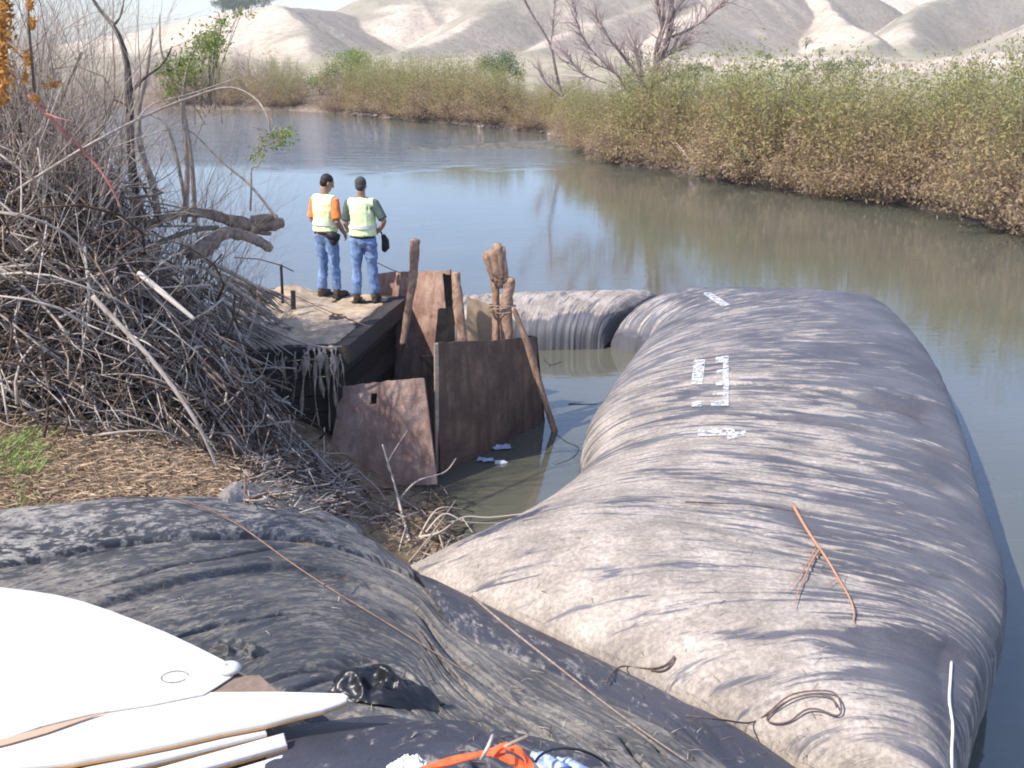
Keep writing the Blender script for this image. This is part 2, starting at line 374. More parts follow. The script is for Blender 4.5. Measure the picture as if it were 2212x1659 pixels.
ch = mh.ramp(h2, [(.33, (.43, .35, .27)), (.5, (.54, .45, .36)), (.68, (.60, .52, .43))])
ch = mh.mix(mh.ramp(h1, [(.48, 0), (.56, .85)]), ch, mh.ramp(h2, [(.35, (.23, .215, .155)), (.65, (.33, .295, .225))]))
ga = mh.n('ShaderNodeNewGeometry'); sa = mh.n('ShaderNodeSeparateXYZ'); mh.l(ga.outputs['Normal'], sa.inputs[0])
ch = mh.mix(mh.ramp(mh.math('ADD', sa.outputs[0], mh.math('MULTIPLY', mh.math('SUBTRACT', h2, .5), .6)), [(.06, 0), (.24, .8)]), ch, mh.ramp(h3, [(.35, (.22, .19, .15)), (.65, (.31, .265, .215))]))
ge = mh.n('ShaderNodeNewGeometry'); sh_ = mh.n('ShaderNodeSeparateXYZ'); mh.l(ge.outputs['Position'], sh_.inputs[0])
ch = mh.mix(mh.ramp(mh.math('DIVIDE', sh_.outputs[2], 20), [(.12, .45), (.26, 0)]), ch, (.36, .325, .215))
ch = mh.mix(mh.ramp(h3, [(.36, .6), (.48, 0)]), ch, (.24, .20, .14))
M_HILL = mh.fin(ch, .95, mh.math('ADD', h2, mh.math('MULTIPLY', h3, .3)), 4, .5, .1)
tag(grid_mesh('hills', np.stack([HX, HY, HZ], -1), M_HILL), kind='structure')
# sand and cobble bar at the riffle
mb_ = NT('gravel_bar'); q = mb_.noise(2.5, 6, rough=.7)
M_BAR = mb_.fin(mb_.ramp(q, [(.35, (.06, .06, .045)), (.65, (.17, .15, .12))]), .8, q, .1, .8)
bx = np.linspace(0, 1, 110); by = np.linspace(-1, 1, 26); BX, BY = np.meshgrid(bx, by, indexing='ij')
pa, pb = un(880, 322, 0), un(1268, 312, 0)
XX = pa.x+(pb.x-pa.x)*BX; YY = pa.y+(pb.y-pa.y)*BX+BY*(.5+3.2*BX**2)
ZZ = (-.06+.28*(1-BY**2)*(.5+.9*BX)+fbm(XX*.8, YY*.8, 12)*.12)
tag(grid_mesh('gravel_bar', np.stack([XX, YY, ZZ], -1), M_BAR), kind='structure')

# ------------------------------------------------------------------ geotextile tubes
def catmull(P, n):
    P = np.asarray(P, float); k = len(P); t = np.linspace(0, k-1, n); i = np.clip(t.astype(int), 0, k-2); f = (t-i)[:, None]
    p0 = P[np.clip(i-1, 0, k-1)]; p1 = P[i]; p2 = P[i+1]; p3 = P[np.clip(i+2, 0, k-1)]
    return .5*((2*p1)+(-p0+p2)*f+(2*p0-5*p1+4*p2-p3)*f**2+(-p0+3*p1-3*p2+p3)*f**3)
DROP = []
def tube_mesh(name, secs, mat, ns, nt_, wr, tintf, parent=None, e=.62, eL=None, drop=True, seed=1, endcap=.0, right_groove=0.):
    """secs: (Lx,Ly,Lz, Rx,Ry,Rz, H)"""
    S = catmull(secs, ns); ph = np.linspace(math.pi+.75, -.75, nt_)
    L = S[:, :3]; Rr = S[:, 3:6]; H = S[:, 6]
    mid = (L+Rr)/2; arc = np.r_[0, np.cumsum(np.linalg.norm(np.diff(mid[:, :2], axis=0), axis=1))]
    wd = np.linalg.norm(Rr[:, :2]-L[:, :2], axis=1)
    c = np.cos(ph)[None, :]; s_ = np.sin(ph)[None, :]
    if endcap:
        q = np.clip(arc/endcap, 0, 1); q = np.sqrt(np.clip(1-(1-q)**2, 0.02, 1)); 
    else: q = np.ones(ns)
    bx_ = L[:, None, :]*(.5-.5*c[..., None])+Rr[:, None, :]*(.5+.5*c[..., None])
    zb = bx_[..., 2]; up = (H*q)[:, None]-zb
    ee = e+0*c*q[:, None]
    if eL is not None: ee = ee+(np.interp(np.linspace(0, len(secs)-1, ns), range(len(eL)), eL)-e)[:, None]*np.clip(.5-c*.9, 0, 1)
    z = zb+np.where(s_ >= 0, up*np.abs(s_)**ee, -.9*np.abs(s_))
    P = np.stack([bx_[..., 0], bx_[..., 1], z], -1)
    U = arc[:, None]+0*c; V = (c*.5)*wd[:, None]
    T = np.gradient(P, axis=0); B = np.gradient(P, axis=1); N = np.cross(B, T); N /= np.linalg.norm(N, axis=-1, keepdims=True)+1e-9
    N = np.where((N[..., 2:3] < 0) & (s_[..., None] > .2), -N, N)
    d = wr*(ridged(U*3.2+fbm(U*.7, V*.8, seed)*1.6, V*.5, seed+3)-.35) + wr*.8*ridged(U*8+fbm(U*1.2, V*.9, seed+5)*2.5, V*.9, seed+8, 2) + wr*.9*fbm(U*1.1, V*1.3, seed+2, 3)
    gm_ = 0*d
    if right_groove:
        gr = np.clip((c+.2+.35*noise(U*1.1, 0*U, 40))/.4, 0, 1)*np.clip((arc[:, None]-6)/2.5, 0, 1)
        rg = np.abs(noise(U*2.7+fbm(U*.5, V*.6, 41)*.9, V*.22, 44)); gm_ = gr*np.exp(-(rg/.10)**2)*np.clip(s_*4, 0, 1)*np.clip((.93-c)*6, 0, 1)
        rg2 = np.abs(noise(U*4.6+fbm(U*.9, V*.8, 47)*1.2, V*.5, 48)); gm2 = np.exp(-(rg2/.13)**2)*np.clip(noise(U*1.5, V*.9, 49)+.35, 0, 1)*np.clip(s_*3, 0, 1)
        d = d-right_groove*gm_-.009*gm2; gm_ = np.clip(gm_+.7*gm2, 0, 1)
    d = d*np.clip((s_+.75)/.6, .15, 1)
    P = P+N*d[..., None]
    o = grid_mesh(name, P, mat, tintf(U, V, c+0*U, P)-.9*gm_, np.stack([U, V, 0*U], -1), parent)  # lower tint in the grooves paints crease shade into the fabric
    if drop: DROP.append(o)
    return o
def sec(l, r, H, lz=0., rz=.5):
    a = un(l[0], l[1], lz) if len(l) == 2 else Vector((l[0], l[1], lz)); b = un(r[0], r[1], rz) if len(r) == 2 else Vector((r[0], r[1], rz))
    return (a.x, a.y, lz, b.x, b.y, rz, H)
main = [sec((1318, 752), (3.45, 19.1, 0), .80), sec((1395, 772), (5.2, 18.9, 0), .86), sec((1376, 800), (6.45, 18.55, 0), .92), sec((1355, 832), (1900, 672), 1.02),
        sec((1320, 890), (1972, 745), 1.12), sec((1290, 940), (2025, 830), 1.2), sec((1265, 990), (2060, 920), 1.26), sec((1250, 1042), (2088, 1010), 1.3), sec((1240, 1100), (2110, 1100), 1.3),
        sec((1125, 1158), (2138, 1190), 1.3, .10), sec((1000, 1196), (2166, 1290), 1.32, .28), sec((885, 1228), (2168, 1390), 1.38, .5), sec((1010, 1285), (2146, 1480), 1.42, .8),
        sec((1300, 1430), (2118, 1560), 1.45, .95), sec((1500, 1535), (2092, 1659), 1.45, 1.0), sec((1700, 1655), (2050, 1850), 1.42, 1.0), sec((1950, 1800), (2100, 2100), 1.3, .9)]
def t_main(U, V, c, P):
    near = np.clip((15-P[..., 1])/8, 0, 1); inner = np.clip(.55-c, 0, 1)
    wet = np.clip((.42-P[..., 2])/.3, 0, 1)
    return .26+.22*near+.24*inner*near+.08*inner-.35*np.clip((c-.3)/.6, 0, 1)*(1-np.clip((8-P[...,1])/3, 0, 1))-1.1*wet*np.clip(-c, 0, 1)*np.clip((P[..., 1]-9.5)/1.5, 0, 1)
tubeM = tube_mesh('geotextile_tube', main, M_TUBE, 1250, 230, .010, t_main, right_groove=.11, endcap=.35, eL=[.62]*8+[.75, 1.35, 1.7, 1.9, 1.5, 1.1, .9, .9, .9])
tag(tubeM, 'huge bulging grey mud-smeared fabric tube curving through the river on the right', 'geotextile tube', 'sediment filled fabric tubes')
far = [(-4.9, 16.2, 0, -5.4, 18.4, 0, .55), (-3.4, 16.5, 0, -3.6, 18.8, 0, .62), (-1.6, 16.7, 0, -1.5, 19.0, 0, .68), (-.2, 16.9, 0, .2, 19.2, 0, .72), (1.0, 17.0, 0, 1.9, 19.25, 0, .76), (1.66, 17.05, 0, 3.25, 19.1, 0, .78)]
S_ = np.array(far)[::-1].copy()
S_ = S_[:, [0, 1, 2, 3, 4, 5, 6]]
def t_far(U, V, c, P): return -.7+1.35*np.clip((P[..., 2]-.44+.12*fbm(U*1.2, V, 5))/.15, 0, 1)
tubeF = tube_mesh('geotextile_tube', S_, M_TUBE, 260, 110, .022, t_far, seed=21, endcap=.3)
tag(tubeF, 'smaller mud-crusted fabric tube lying behind the plates and poles, ending at the dark crease', 'geotextile tube', 'sediment filled fabric tubes')

# lettering strips and stencil marks lying on the tube
def bvh_all():
    vs = []; fs = []
    for o in DROP:
        n = len(vs); M = o.matrix_world
        vs += [v.co.copy() for v in o.data.vertices]; fs += [tuple(i+n for i in p.vertices) for p in o.data.polygons]
    return BVHTree.FromPolygons(vs, fs)
DROP.append(bank)

# ------------------------------------------------------------------ folded fabric sheets over the bank
def sheet(name, mat, top, bot, ns, nt_, bulge, fold, z0, label, cat, group, tint=.5, seed=1, prof=.5, freq=(2.2, 5), edge=.10, zf=None, drop=True, tap=True):
    """top / bot: pixel outlines dropped on the bank, lofted, puffed up by bulge and wrinkled by fold"""
    def edgep(poly):
        out = []
        for (px, py) in poly:
            z = 1.8
            for _ in range(14):
                p = un(px, py, z); z = .5*z+.5*(gz(p.x, p.y)+z0)
            out.append((p.x, p.y))
        return catmull(out, ns)
    T = edgep(top); B = edgep(bot); t = np.linspace(0, 1, nt_)[None, :, None]
    XY = T[:, None]*(1-t)+B[:, None]*t; X, Y = XY[..., 0], XY[..., 1]
    arc = np.r_[0, np.cumsum(np.linalg.norm(np.diff((T+B)/2, axis=0), axis=1))][:, None]+0*X
    V = np.linalg.norm(T-B, axis=1)[:, None]*t[..., 0]
    tt = t[..., 0]; pr = (4*tt*(1-tt))**prof
    ends = np.clip(np.minimum(np.linspace(0, 1, ns), np.linspace(1, 0, ns))*8, 0, 1)[:, None] if tap else 1.
    Z = ground(X, Y)+z0+bulge*pr*(.35+.65*ends)
    Z = Z+fold*(ridged(arc*freq[0]*.35+fbm(arc*.6, V, seed, 2)*.8, V*freq[1]*.55+fbm(arc*.5, V*.6, seed+4, 2)*1.0, seed+1, 2)-.3)*np.clip(pr*1.3, 0, 1)+fold*.6*fbm(arc*.9, V*1.6, seed+9, 2)
    cr = np.abs(noise(arc*.5+fbm(arc*.7, V*.9, seed+50, 2)*1.2, V*3.0+fbm(arc*.6, V*.7, seed+51, 2)*1.6, seed+52)); Z = Z-fold*1.1*np.exp(-(cr/.05)**2)*np.clip(pr*1.3, 0, 1)
    cr = np.abs(noise(arc*3+fbm(arc*3, V*3, seed+60)*2, V*8+fbm(arc*3, V*3, seed+61)*2, seed+62)); Z = Z-fold*.05*np.exp(-(cr/.12)**2)*np.clip(pr*1.3, 0, 1)
    Z = Z-edge*(1-np.clip(np.minimum(tt, 1-tt)*14, 0, 1))
    if zf is not None: Z = Z+zf(X, Y, arc, tt)
    P = np.stack([X, Y, Z], -1)
    o = grid_mesh(name, P, mat, tint+fbm(X*.8, Y*.8, seed+30)*.5+0*X, np.stack([arc, V, 0*X], -1))
    if drop: DROP.append(o)
    return tag(o, label, cat, group)
G_SH = 'dark fabric sheets over the near bank'
sheet('fabric_sheet', M_SHEET, [(-150,1244),(0,1219),(250,1168),(450,1151),(560,1147),(720,1168),(820,1202),(900,1240),(960,1300),(1110,1395),(1300,1500),(1500,1600),(1660,1710)],
    [(-150,1330),(0,1330),(200,1370),(380,1430),(480,1480),(620,1540),(740,1560),(880,1585),(980,1620),(1100,1660),(1230,1710),(1350,1760),(1450,1810)], 640, 320, .02, .045, .12,
    'broad wrinkled grey fabric sheet caked in mud, spread between the white panel and the pond', 'fabric sheet', G_SH, .42, 3, freq=(1.1, 5.5), edge=.2)
sheet('fabric_sheet', M_DARKSHEET, [(893,1232),(960,1262),(1130,1345),(1300,1425),(1500,1525),(1700,1650),(1860,1760)],
    [(935,1300),(985,1372),(1090,1425),(1270,1505),(1460,1600),(1580,1690),(1680,1790)], 420, 70, .10, .018, .09,
    'smooth dark blue-black fabric strip running diagonally along the foot of the big tube', 'fabric sheet', G_SH, .38, 11)
sheet('fabric_sheet', M_DARKSHEET, [(590,1560),(700,1545),(850,1535),(1000,1545),(1150,1590),(1300,1640),(1450,1700)],
    [(560,1720),(700,1720),(850,1720),(1000,1730),(1100,1740),(1250,1780),(1350,1800)], 240, 120, .03, .05, .12,
    'dark crumpled fabric fold at the bottom edge beside the pale planks', 'fabric sheet', G_SH, .45, 15)
def roll_z(X, Y, a, t): return 0*X
sheet('fabric_roll', M_ROLL, [(-200,1118),(0,1112),(250,1088),(450,1084),(580,1105),(700,1130),(790,1165),(888,1222)],
    [(-200,1276),(0,1247),(250,1196),(450,1179),(560,1173),(700,1188),(810,1216),(894,1242)], 360, 70, .14, .022, .02,
    'long grey rolled up fabric lying across the bank below the straw', 'fabric roll', None, .55, 19, .5, (3, 2.5))
sheet('fabric_heap', M_ROLL, [(462,1096),(500,1066),(560,1050),(640,1062),(720,1100),(780,1140)], [(470,1130),(540,1124),(620,1128),(700,1150),(760,1172),(800,1190)], 150, 60, .16, .05, .02,
    'small crumpled heap of grey fabric at the end of the brush, behind the roll', 'fabric heap', None, .6, 23, .5, (4, 3))

# crumpled black plastic
def crumple(px0, py0, sx, sy, h, name, mat, label, cat, seed, z0, parent=None):
    c = None; z = 1.8
    for _ in range(14):
        c = un(px0, py0, z); z = .5*z+.5*(gz(c.x, c.y)+z0)
    n = 90; a = np.linspace(-1, 1, n); Xn, Yn = np.meshgrid(a, a, indexing='ij'); r = np.hypot(Xn, Yn)
    X = c.x+Xn*sx*(1+.25*fbm(Xn*2, Yn*2, seed)); Y = c.y+Yn*sy*(1+.25*fbm(Xn*2+7, Yn*2, seed))
    Z = ground(X, Y)+z0+h*np.clip(1-r**2, -.6, 1)*(.7+.9*np.abs(fbm(Xn*1.2, Yn*1.2, seed+1, 1)))+h*.85*(ridged(Xn*1.5+fbm(Xn*1.2, Yn*1.2, seed+5)*.8, Yn*1.5+fbm(Xn*1.2, Yn*1.2, seed+6)*.8, seed+2, 1)-.3)*np.clip(1.2-r, 0, 1)
    P = np.stack([X, Y, Z], -1)
    o = grid_mesh(name, P, mat, 0*X, P); return tag(o, label, cat)
crumple(828, 1496, .28, .18, .17, 'black_plastic', M_PLASTIC, 'crumpled glossy black plastic bunched up beyond the tip of the white sheet', 'plastic sheeting', 5, .16)
crumple(520, 1412, .17, .10, .10, 'black_plastic', M_SHEET, 'crumpled grey-violet plastic bunched behind the corner of the white panel', 'plastic sheeting', 8, .12)

# ------------------------------------------------------------------ white panel and planks in the foreground
mwp = NT('white_panel'); q1 = mwp.noise(3, 6); q2 = mwp.noise(14, 5, rough=.7)
M_WHITE = mwp.fin(mwp.mix(mwp.ramp(q2, [(.55, 0), (.75, .25)]), mwp.ramp(q1, [(.3, (.47, .455, .425)), (.7, (.56, .545, .515))]), (.36, .32, .27)), .7, q1, .04, .7, .2)
mpl = NT('whitewashed_plank'); q3 = mpl.noise(4, 6, rough=.7); q4 = mpl.noise(30, 4)
M_PLANK = mpl.fin(mpl.mix(mpl.ramp(mpl.attr('tint'), [(0, 1), (.45, 1), (.55, 0)]), mpl.mix(mpl.ramp(q3, [(.52, 0), (.7, .45)]), (.60, .565, .51), (.46, .38, .30)), (.52, .30, .13)), .8, q4, .003, .6, .2)
def panel(name, mat, outline, z, th, label, cat, parent=None, bow=.0, group=None):
    """flat board: outline in px projected on the plane at height z, thickness th"""
    pts = [un(a, b, z) for a, b in outline]; bm = bmesh.new()
    top = [bm.verts.new(p) for p in pts]; f = bm.faces.new(top)
    if f.normal.z < 0: f.normal_flip()
    bm.normal_update()
    r_ = bmesh.ops.extrude_face_region(bm, geom=[f]); vs = [v for v in r_['geom'] if isinstance(v, bmesh.types.BMVert)]
    for v in vs: v.co.z -= th
    # top ring = original verts; tint the rim darker
    bmesh.ops.recalc_face_normals(bm, faces=bm.faces)
    ed = [e for e in bm.edges if e.verts[0] in top and e.verts[1] in top]
    bmesh.ops.bevel(bm, geom=ed, offset=min(.004, th*.25), segments=2, affect='EDGES')
    bmesh.ops.triangulate(bm, faces=[f for f in bm.faces if len(f.verts) > 4])
    me = bpy.data.meshes.new(name); bm.to_mesh(me); bm.free(); me.materials.append(mat)
    zt = z-.006
    a = me.attributes.new('tint', 'FLOAT', 'POINT'); a.data.foreach_set('value', np.array([1. if v.co.z > zt else 0. for v in me.vertices], dtype=np.float32))
    me.polygons.foreach_set('use_smooth', [False]*len(me.polygons))
    o = bpy.data.objects.new(name, me); COL.objects.link(o)
    if parent: o.parent = parent
    elif label: tag(o, label, cat, group)
    return o
panel('white_panel', M_WHITE, [(-160,1250),(-60,1258),(0,1268),(60,1275),(120,1284),(180,1299),(240,1319),(300,1342),(360,1366),(420,1394),(480,1424),(512,1446),(500,1462),(470,1482),(440,1500),(330,1522),(200,1542),(90,1568),(0,1600),(-80,1630),(-160,1660)], 2.379, .006,
      'big white sheet of board with a rounded edge, filling the lower left corner', 'board')
panel('white_board', M_PLANK, [(-120,1580),(0,1560),(180,1520),(330,1503),(460,1494),(600,1493),(742,1497),(752,1503),(748,1513),(735,1519),(700,1531),(640,1545),(575,1562),(480,1580),(380,1603),(280,1623),(160,1645),(60,1656),(-120,1700)], 2.37, .03,
      'pale board with a brown edge and pointed tip, sticking out under the white panel', 'board')
panel('wood_sliver', M_POLE, [(-30,1606),(20,1592),(100,1569),(235,1536),(170,1558),(100,1583),(20,1606),(-30,1618)], 2.3835, .004, 'long brown splintered wood sliver on the white sheet at the left edge', 'wood sliver')
G_PL = 'narrow pale planks at the lower left'
for i, (a, b, c_, d, z, lab) in enumerate([((-40,1712),(572,1560),(576,1583),(-40,1736),2.33,'narrow pale plank just under the brown edged board'),
        ((60,1735),(613,1582),(620,1608),(60,1764),2.31,'widest whitewashed plank, middle of the three narrow planks'),
        ((300,1722),(612,1629),(618,1646),(300,1742),2.29,'lowest narrow plank, at the bottom edge of the photo')]):
    panel('plank', M_PLANK, [a, b, c_, d], z, .035, lab, 'plank', group=G_PL)
# knob on the panel corner
kn = MB(); kc = un(496, 1448, 2.385)
kn.loft([[kc+Vector((math.cos(a)*r_*1.15, math.sin(a)*r_, z)) for a in np.linspace(0, 2*math.pi, 21)[:-1]] for r_, z in ((.02, -.005), (.044, 0), (.05, .012), (.046, .024), (.03, .034), (.012, .036), (.01, .028), (.0015, .027))])
tag(kn.build('plastic_cap', M_WHITE), 'round white plastic cap with a small hole at the corner of the white panel', 'cap')
rg = MB(); rc = un(377, 1462, 2.382); rg.tube([rc+Vector((math.cos(a)*.062, math.sin(a)*.045, .001)) for a in np.linspace(.3, 5.9, 26)], .0016, 4, .3)
tag(rg.build('wire_ring', M_WEATH), 'thin grey wire ring lying on the white panel', 'wire')
wd_ = MB(); a_ = un(455, 1497, 2.365); wd_.slab([a_, un(500, 1462, 2.365), un(560, 1458, 2.365), un(600, 1494, 2.365)], (0, 0, 1), .03, .45)
tag(wd_.build('wood_block', M_WEATH, smooth=False), 'brown wood wedge between the white panel and the pale board tip', 'wood block')

BV = bvh_all()
def drop(px, py, off=0.0):
    d = ray(px, py).normalized(); h = BV.ray_cast(Vector((0, 0, CZ)), d)
    if h[0] is None: return un(px, py, 0)+Vector((0, 0, off))
    n = h[1]
    if n.z < 0: n = -n
    return h[0]+Vector((0, 0, off))
def smooth_pts(P, n):
    return [Vector(p) for p in catmull([tuple(p) for p in P], n)]
def twig_on(name, pts, r, mat, label, cat, off=.012, n=40, t=.5, group=None, branches=(), taper=.35, lift=None, sides=5):
    """a twig / rope / wire lying along the surfaces seen at these pixels"""
    m = MB()
    def one(pts, r, taper):
        P = smooth_pts([(*drop(a, b, off+(lift or 0)*(.5+.5*math.sin(i*2.1))),) for i, (a, b) in enumerate(pts)], n)
        # keep lying on top, kill spikes from the ray drop
        for k in range(9): P = [P[0]]+[(P[i-1]+P[i]*2+P[i+1])/4 for i in range(1, len(P)-1)]+[P[-1]]
        m.tube(P, [r*(1-(1-taper)*i/(len(P)-1)) for i in range(len(P))], sides, t)
    one(pts, r, taper)
    for b, rr_ in branches: one(b, rr_, .3)
    return tag(m.build(name, mat), label, cat, group)
M_ROPE = simple('white_rope', (.55, .55, .58), (.75, .75, .76), 60, .9, .003)
M_WIRE = simple('rusty_wire', (.07, .05, .045), (.16, .11, .09), 30, .7, .001)
twig_on('fallen_branch', [(1712,1098),(1735,1140),(1760,1180),(1785,1215),(1812,1262),(1832,1295),(1845,1330),(1842,1352)], .017, M_RED, 'forked reddish branch lying on the big tube', 'branch', .035, 40, .85,
    branches=[([(1770,1195),(1750,1225),(1738,1255),(1722,1290),(1715,1322)], .009), ([(1762,1192),(1740,1230),(1718,1262),(1700,1285)], .006), ([(1816,1262),(1800,1262),(1788,1275)], .006)], taper=.3)
twig_on('wire_loop', [(1310,1482),(1322,1462),(1345,1445),(1390,1452),(1425,1450),(1448,1436),(1456,1423),(1452,1440),(1432,1458),(1404,1455)], .006, M_WIRE, 'small rusty wire loop at the edge of the dark fabric strip', 'wire', .03, 60, taper=1)
twig_on('wire_loop', [(1480,1560),(1560,1572),(1620,1572),(1660,1552),(1700,1520),(1750,1502),(1800,1508),(1815,1540),(1810,1558),(1770,1546),(1735,1550),(1700,1572),(1650,1570),(1690,1535),(1740,1510),(1790,1516),(1805,1545)], .006, M_WIRE,
    'long doubled loops of rusty wire lying on the near end of the big tube', 'wire', .03, 120, taper=1, lift=.03)
twig_on('white_rope', [(2055,1432),(2052,1480),(2050,1520),(2058,1570),(2055,1620),(2056,1680)], .010, M_ROPE, 'thin white rope hanging straight down the near right of the big tube', 'rope', .01, 40, taper=1)
twig_on('long_stick', [(360,1085),(450,1115),(520,1150),(600,1210),(700,1280),(800,1340),(880,1390),(960,1440),(1010,1470)], .007, M_POLE, 'long thin brown stick lying across the roll and the muddy sheet', 'stick', .06, 50, .35, branches=[([(700,1280),(740,1268),(760,1250)], .006)])
twig_on('long_stick', [(1020,1300),(1100,1370),(1200,1450),(1300,1530),(1400,1605),(1480,1660)], .011, M_STICK, 'long thin grey stick lying over the dark diagonal fabric strip', 'stick', .05, 40, .5)
twig_on('long_stick', [(1480,1085),(1560,1088),(1640,1092),(1700,1102),(1750,1115)], .012, M_STICK, 'dark thin stick lying flat in a crease of the big tube', 'stick', .0, 30, .1)
# scattered twig bits and straw on the tube and sheets
m = MB()
for k in range(300):
    px, py = random.choice([(random.uniform(1000, 1900), random.uniform(1150, 1560)), (random.uniform(100, 1200), random.uniform(1200, 1600)), (random.uniform(1000, 1750), random.uniform(1560, 1650))])
    p = drop(px, py, .006); a = random.uniform(0, 6.28); l = random.uniform(.012, .055); dv = Vector((math.cos(a), math.sin(a), random.uniform(-.1, .1)))*l
    m.tube([p-dv, p+Vector((0, 0, .004)), p+dv], random.uniform(.001, .0025), 3, random.random())
tag(m.build('twig_litter', M_STICK), 'small bits of twig and straw scattered over the fabric', 'litter', kind='stuff')

# white stencil marks on the tube: two broken vertical strips and one bar, conforming to it
mkm = NT('faded_white_paint'); qm = mkm.noise(16, 5, rough=.7)
mkm.fin((.56, .56, .57), .8)
tr = mkm.n('ShaderNodeBsdfTransparent'); mx = mkm.n('ShaderNodeMixShader'); mkm.l(mkm.ramp(qm, [(.42, 0), (.54, 1)]), mx.inputs[0]); mkm.l(tr.outputs[0], mx.inputs[1]); mkm.l(mkm.b.outputs[0], mx.inputs[2]); mkm.l(mx.outputs[0], mkm.out.inputs[0])
M_MARK = mkm.m
tb = BVHTree.FromPolygons([v.co.copy() for v in tubeM.data.vertices], [tuple(p.vertices) for p in tubeM.data.polygons])
def mark(quad, name='stencil_mark'):
    q = [Vector((a, b, 0)) for a, b in quad]; n = 10; P = np.zeros((n, n, 3))
    for i in range(n):
        for j in range(n):
            u, v = i/(n-1), j/(n-1); s = q[0]*(1-u)*(1-v)+q[1]*u*(1-v)+q[2]*u*v+q[3]*(1-u)*v
            h = tb.ray_cast(Vector((0, 0, CZ)), ray(s.x, s.y).normalized())
            p = h[0]+(h[1] if h[1].z > 0 else -h[1])*.012 if h[0] else un(s.x, s.y, 1.2); P[i, j] = p
    o = grid_mesh(name, P, M_MARK); o.parent = tubeM; return o
for qd in [[(1500,778),(1524,778),(1518,832),(1493,832)], [(1546,772),(1574,770),(1574,784),(1546,786)], [(1562,784),(1574,784),(1574,872),(1562,874)], [(1548,800),(1562,800),(1562,809),(1548,809)], [(1546,826),(1562,826),(1562,834),(1546,834)],
           [(1540,848),(1562,848),(1562,856),(1540,856)], [(1536,868),(1574,866),(1574,878),(1536,880)], [(1495,870),(1515,868),(1515,880),(1493,880)], [(1508,930),(1585,926),(1590,942),(1508,944)], [(1570,938),(1610,932),(1612,943),(1572,952)]]:
    mark(qd)
mark([(1516,634),(1534,632),(1578,660),(1560,664)], 'white_patch')

# ------------------------------------------------------------------ the old intake platform
def P3(px, py, z): return un(px, py, z)
ZP = 1.65
FR, BR = un(730, 745, ZP), un(862, 640, ZP); FL = Vector((-3.75, 11.45, ZP)); BL = Vector((-4.1, 14.95, ZP))
plat = empty('platform', (FR+BL)/2-Vector((0, 0, 1.65)), 'low dirt covered platform on which the two workers stand', 'platform')
n1, n2 = 90, 90; u = np.linspace(0, 1, n1)[:, None, None]; v = np.linspace(0, 1, n2)[None, :, None]
q = lambda p: np.array(p)[None, None, :]
P = q(FL)*(1-u)*(1-v)+q(FR)*u*(1-v)+q(BR)*u*v+q(BL)*(1-u)*v
hum = un(622, 622, 1.85)
P[..., 2] += .012+fbm(P[..., 0]*2.5, P[..., 1]*2.5, 61)*.05+np.abs(fbm(P[..., 0]*9, P[..., 1]*9, 62))*.03+.20*np.exp(-((P[..., 0]-hum.x)**2/.12+(P[..., 1]-hum.y)**2/.2))
ev = np.minimum(np.minimum(u, 1-u), np.minimum(v, 1-v))[..., 0]; P[..., 2] -= .07*(1-np.clip(ev*18, 0, 1))
def local(P, par): return P-np.array(par.location)
dc = grid_mesh('dirt_cover', local(P, plat), M_SAND); dc.parent = plat
dx = (BR-FR).normalized(); nx = Vector((dx.y, -dx.x, 0)); fy = (FR-FL).normalized(); ny = Vector((fy.y, -fy.x, 0))
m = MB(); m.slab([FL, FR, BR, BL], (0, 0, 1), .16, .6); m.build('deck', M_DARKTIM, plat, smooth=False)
def beam(mb, a, b, w_, h_, t=.5):
    d = (Vector(b)-Vector(a)); L = d.length; d.normalize(); s = Vector((0, 0, 1)).cross(d)
    s = s.normalized() if s.length > .01 else Vector((1, 0, 0)); up = d.cross(s)
    rot = Matrix((s, d, up)).transposed(); mb.box((Vector(a)+Vector(b))/2, (w_, L, h_), rot, t)
m = MB(); o_ = nx*.09; dz = Vector((0, 0, -.10)); beam(m, FR+o_+dz-dx*.05, BR+o_+dz, .14, .24, .9); m.build('edge_beam', M_DARKTIM, plat, smooth=False)
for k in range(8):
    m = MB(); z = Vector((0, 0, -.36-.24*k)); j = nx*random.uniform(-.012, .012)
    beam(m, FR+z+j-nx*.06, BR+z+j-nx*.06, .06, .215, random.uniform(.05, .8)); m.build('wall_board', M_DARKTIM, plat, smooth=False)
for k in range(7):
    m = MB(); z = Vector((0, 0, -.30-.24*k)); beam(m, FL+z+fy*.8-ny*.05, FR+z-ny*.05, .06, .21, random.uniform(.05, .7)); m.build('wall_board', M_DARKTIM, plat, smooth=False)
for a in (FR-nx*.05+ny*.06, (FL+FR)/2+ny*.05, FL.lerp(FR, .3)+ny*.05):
    m = MB(); beam(m, Vector((a.x, a.y, 1.45)), Vector((a.x, a.y, -.5)), .16, .16, .5); m.build('post', M_DARKTIM, plat, smooth=False)

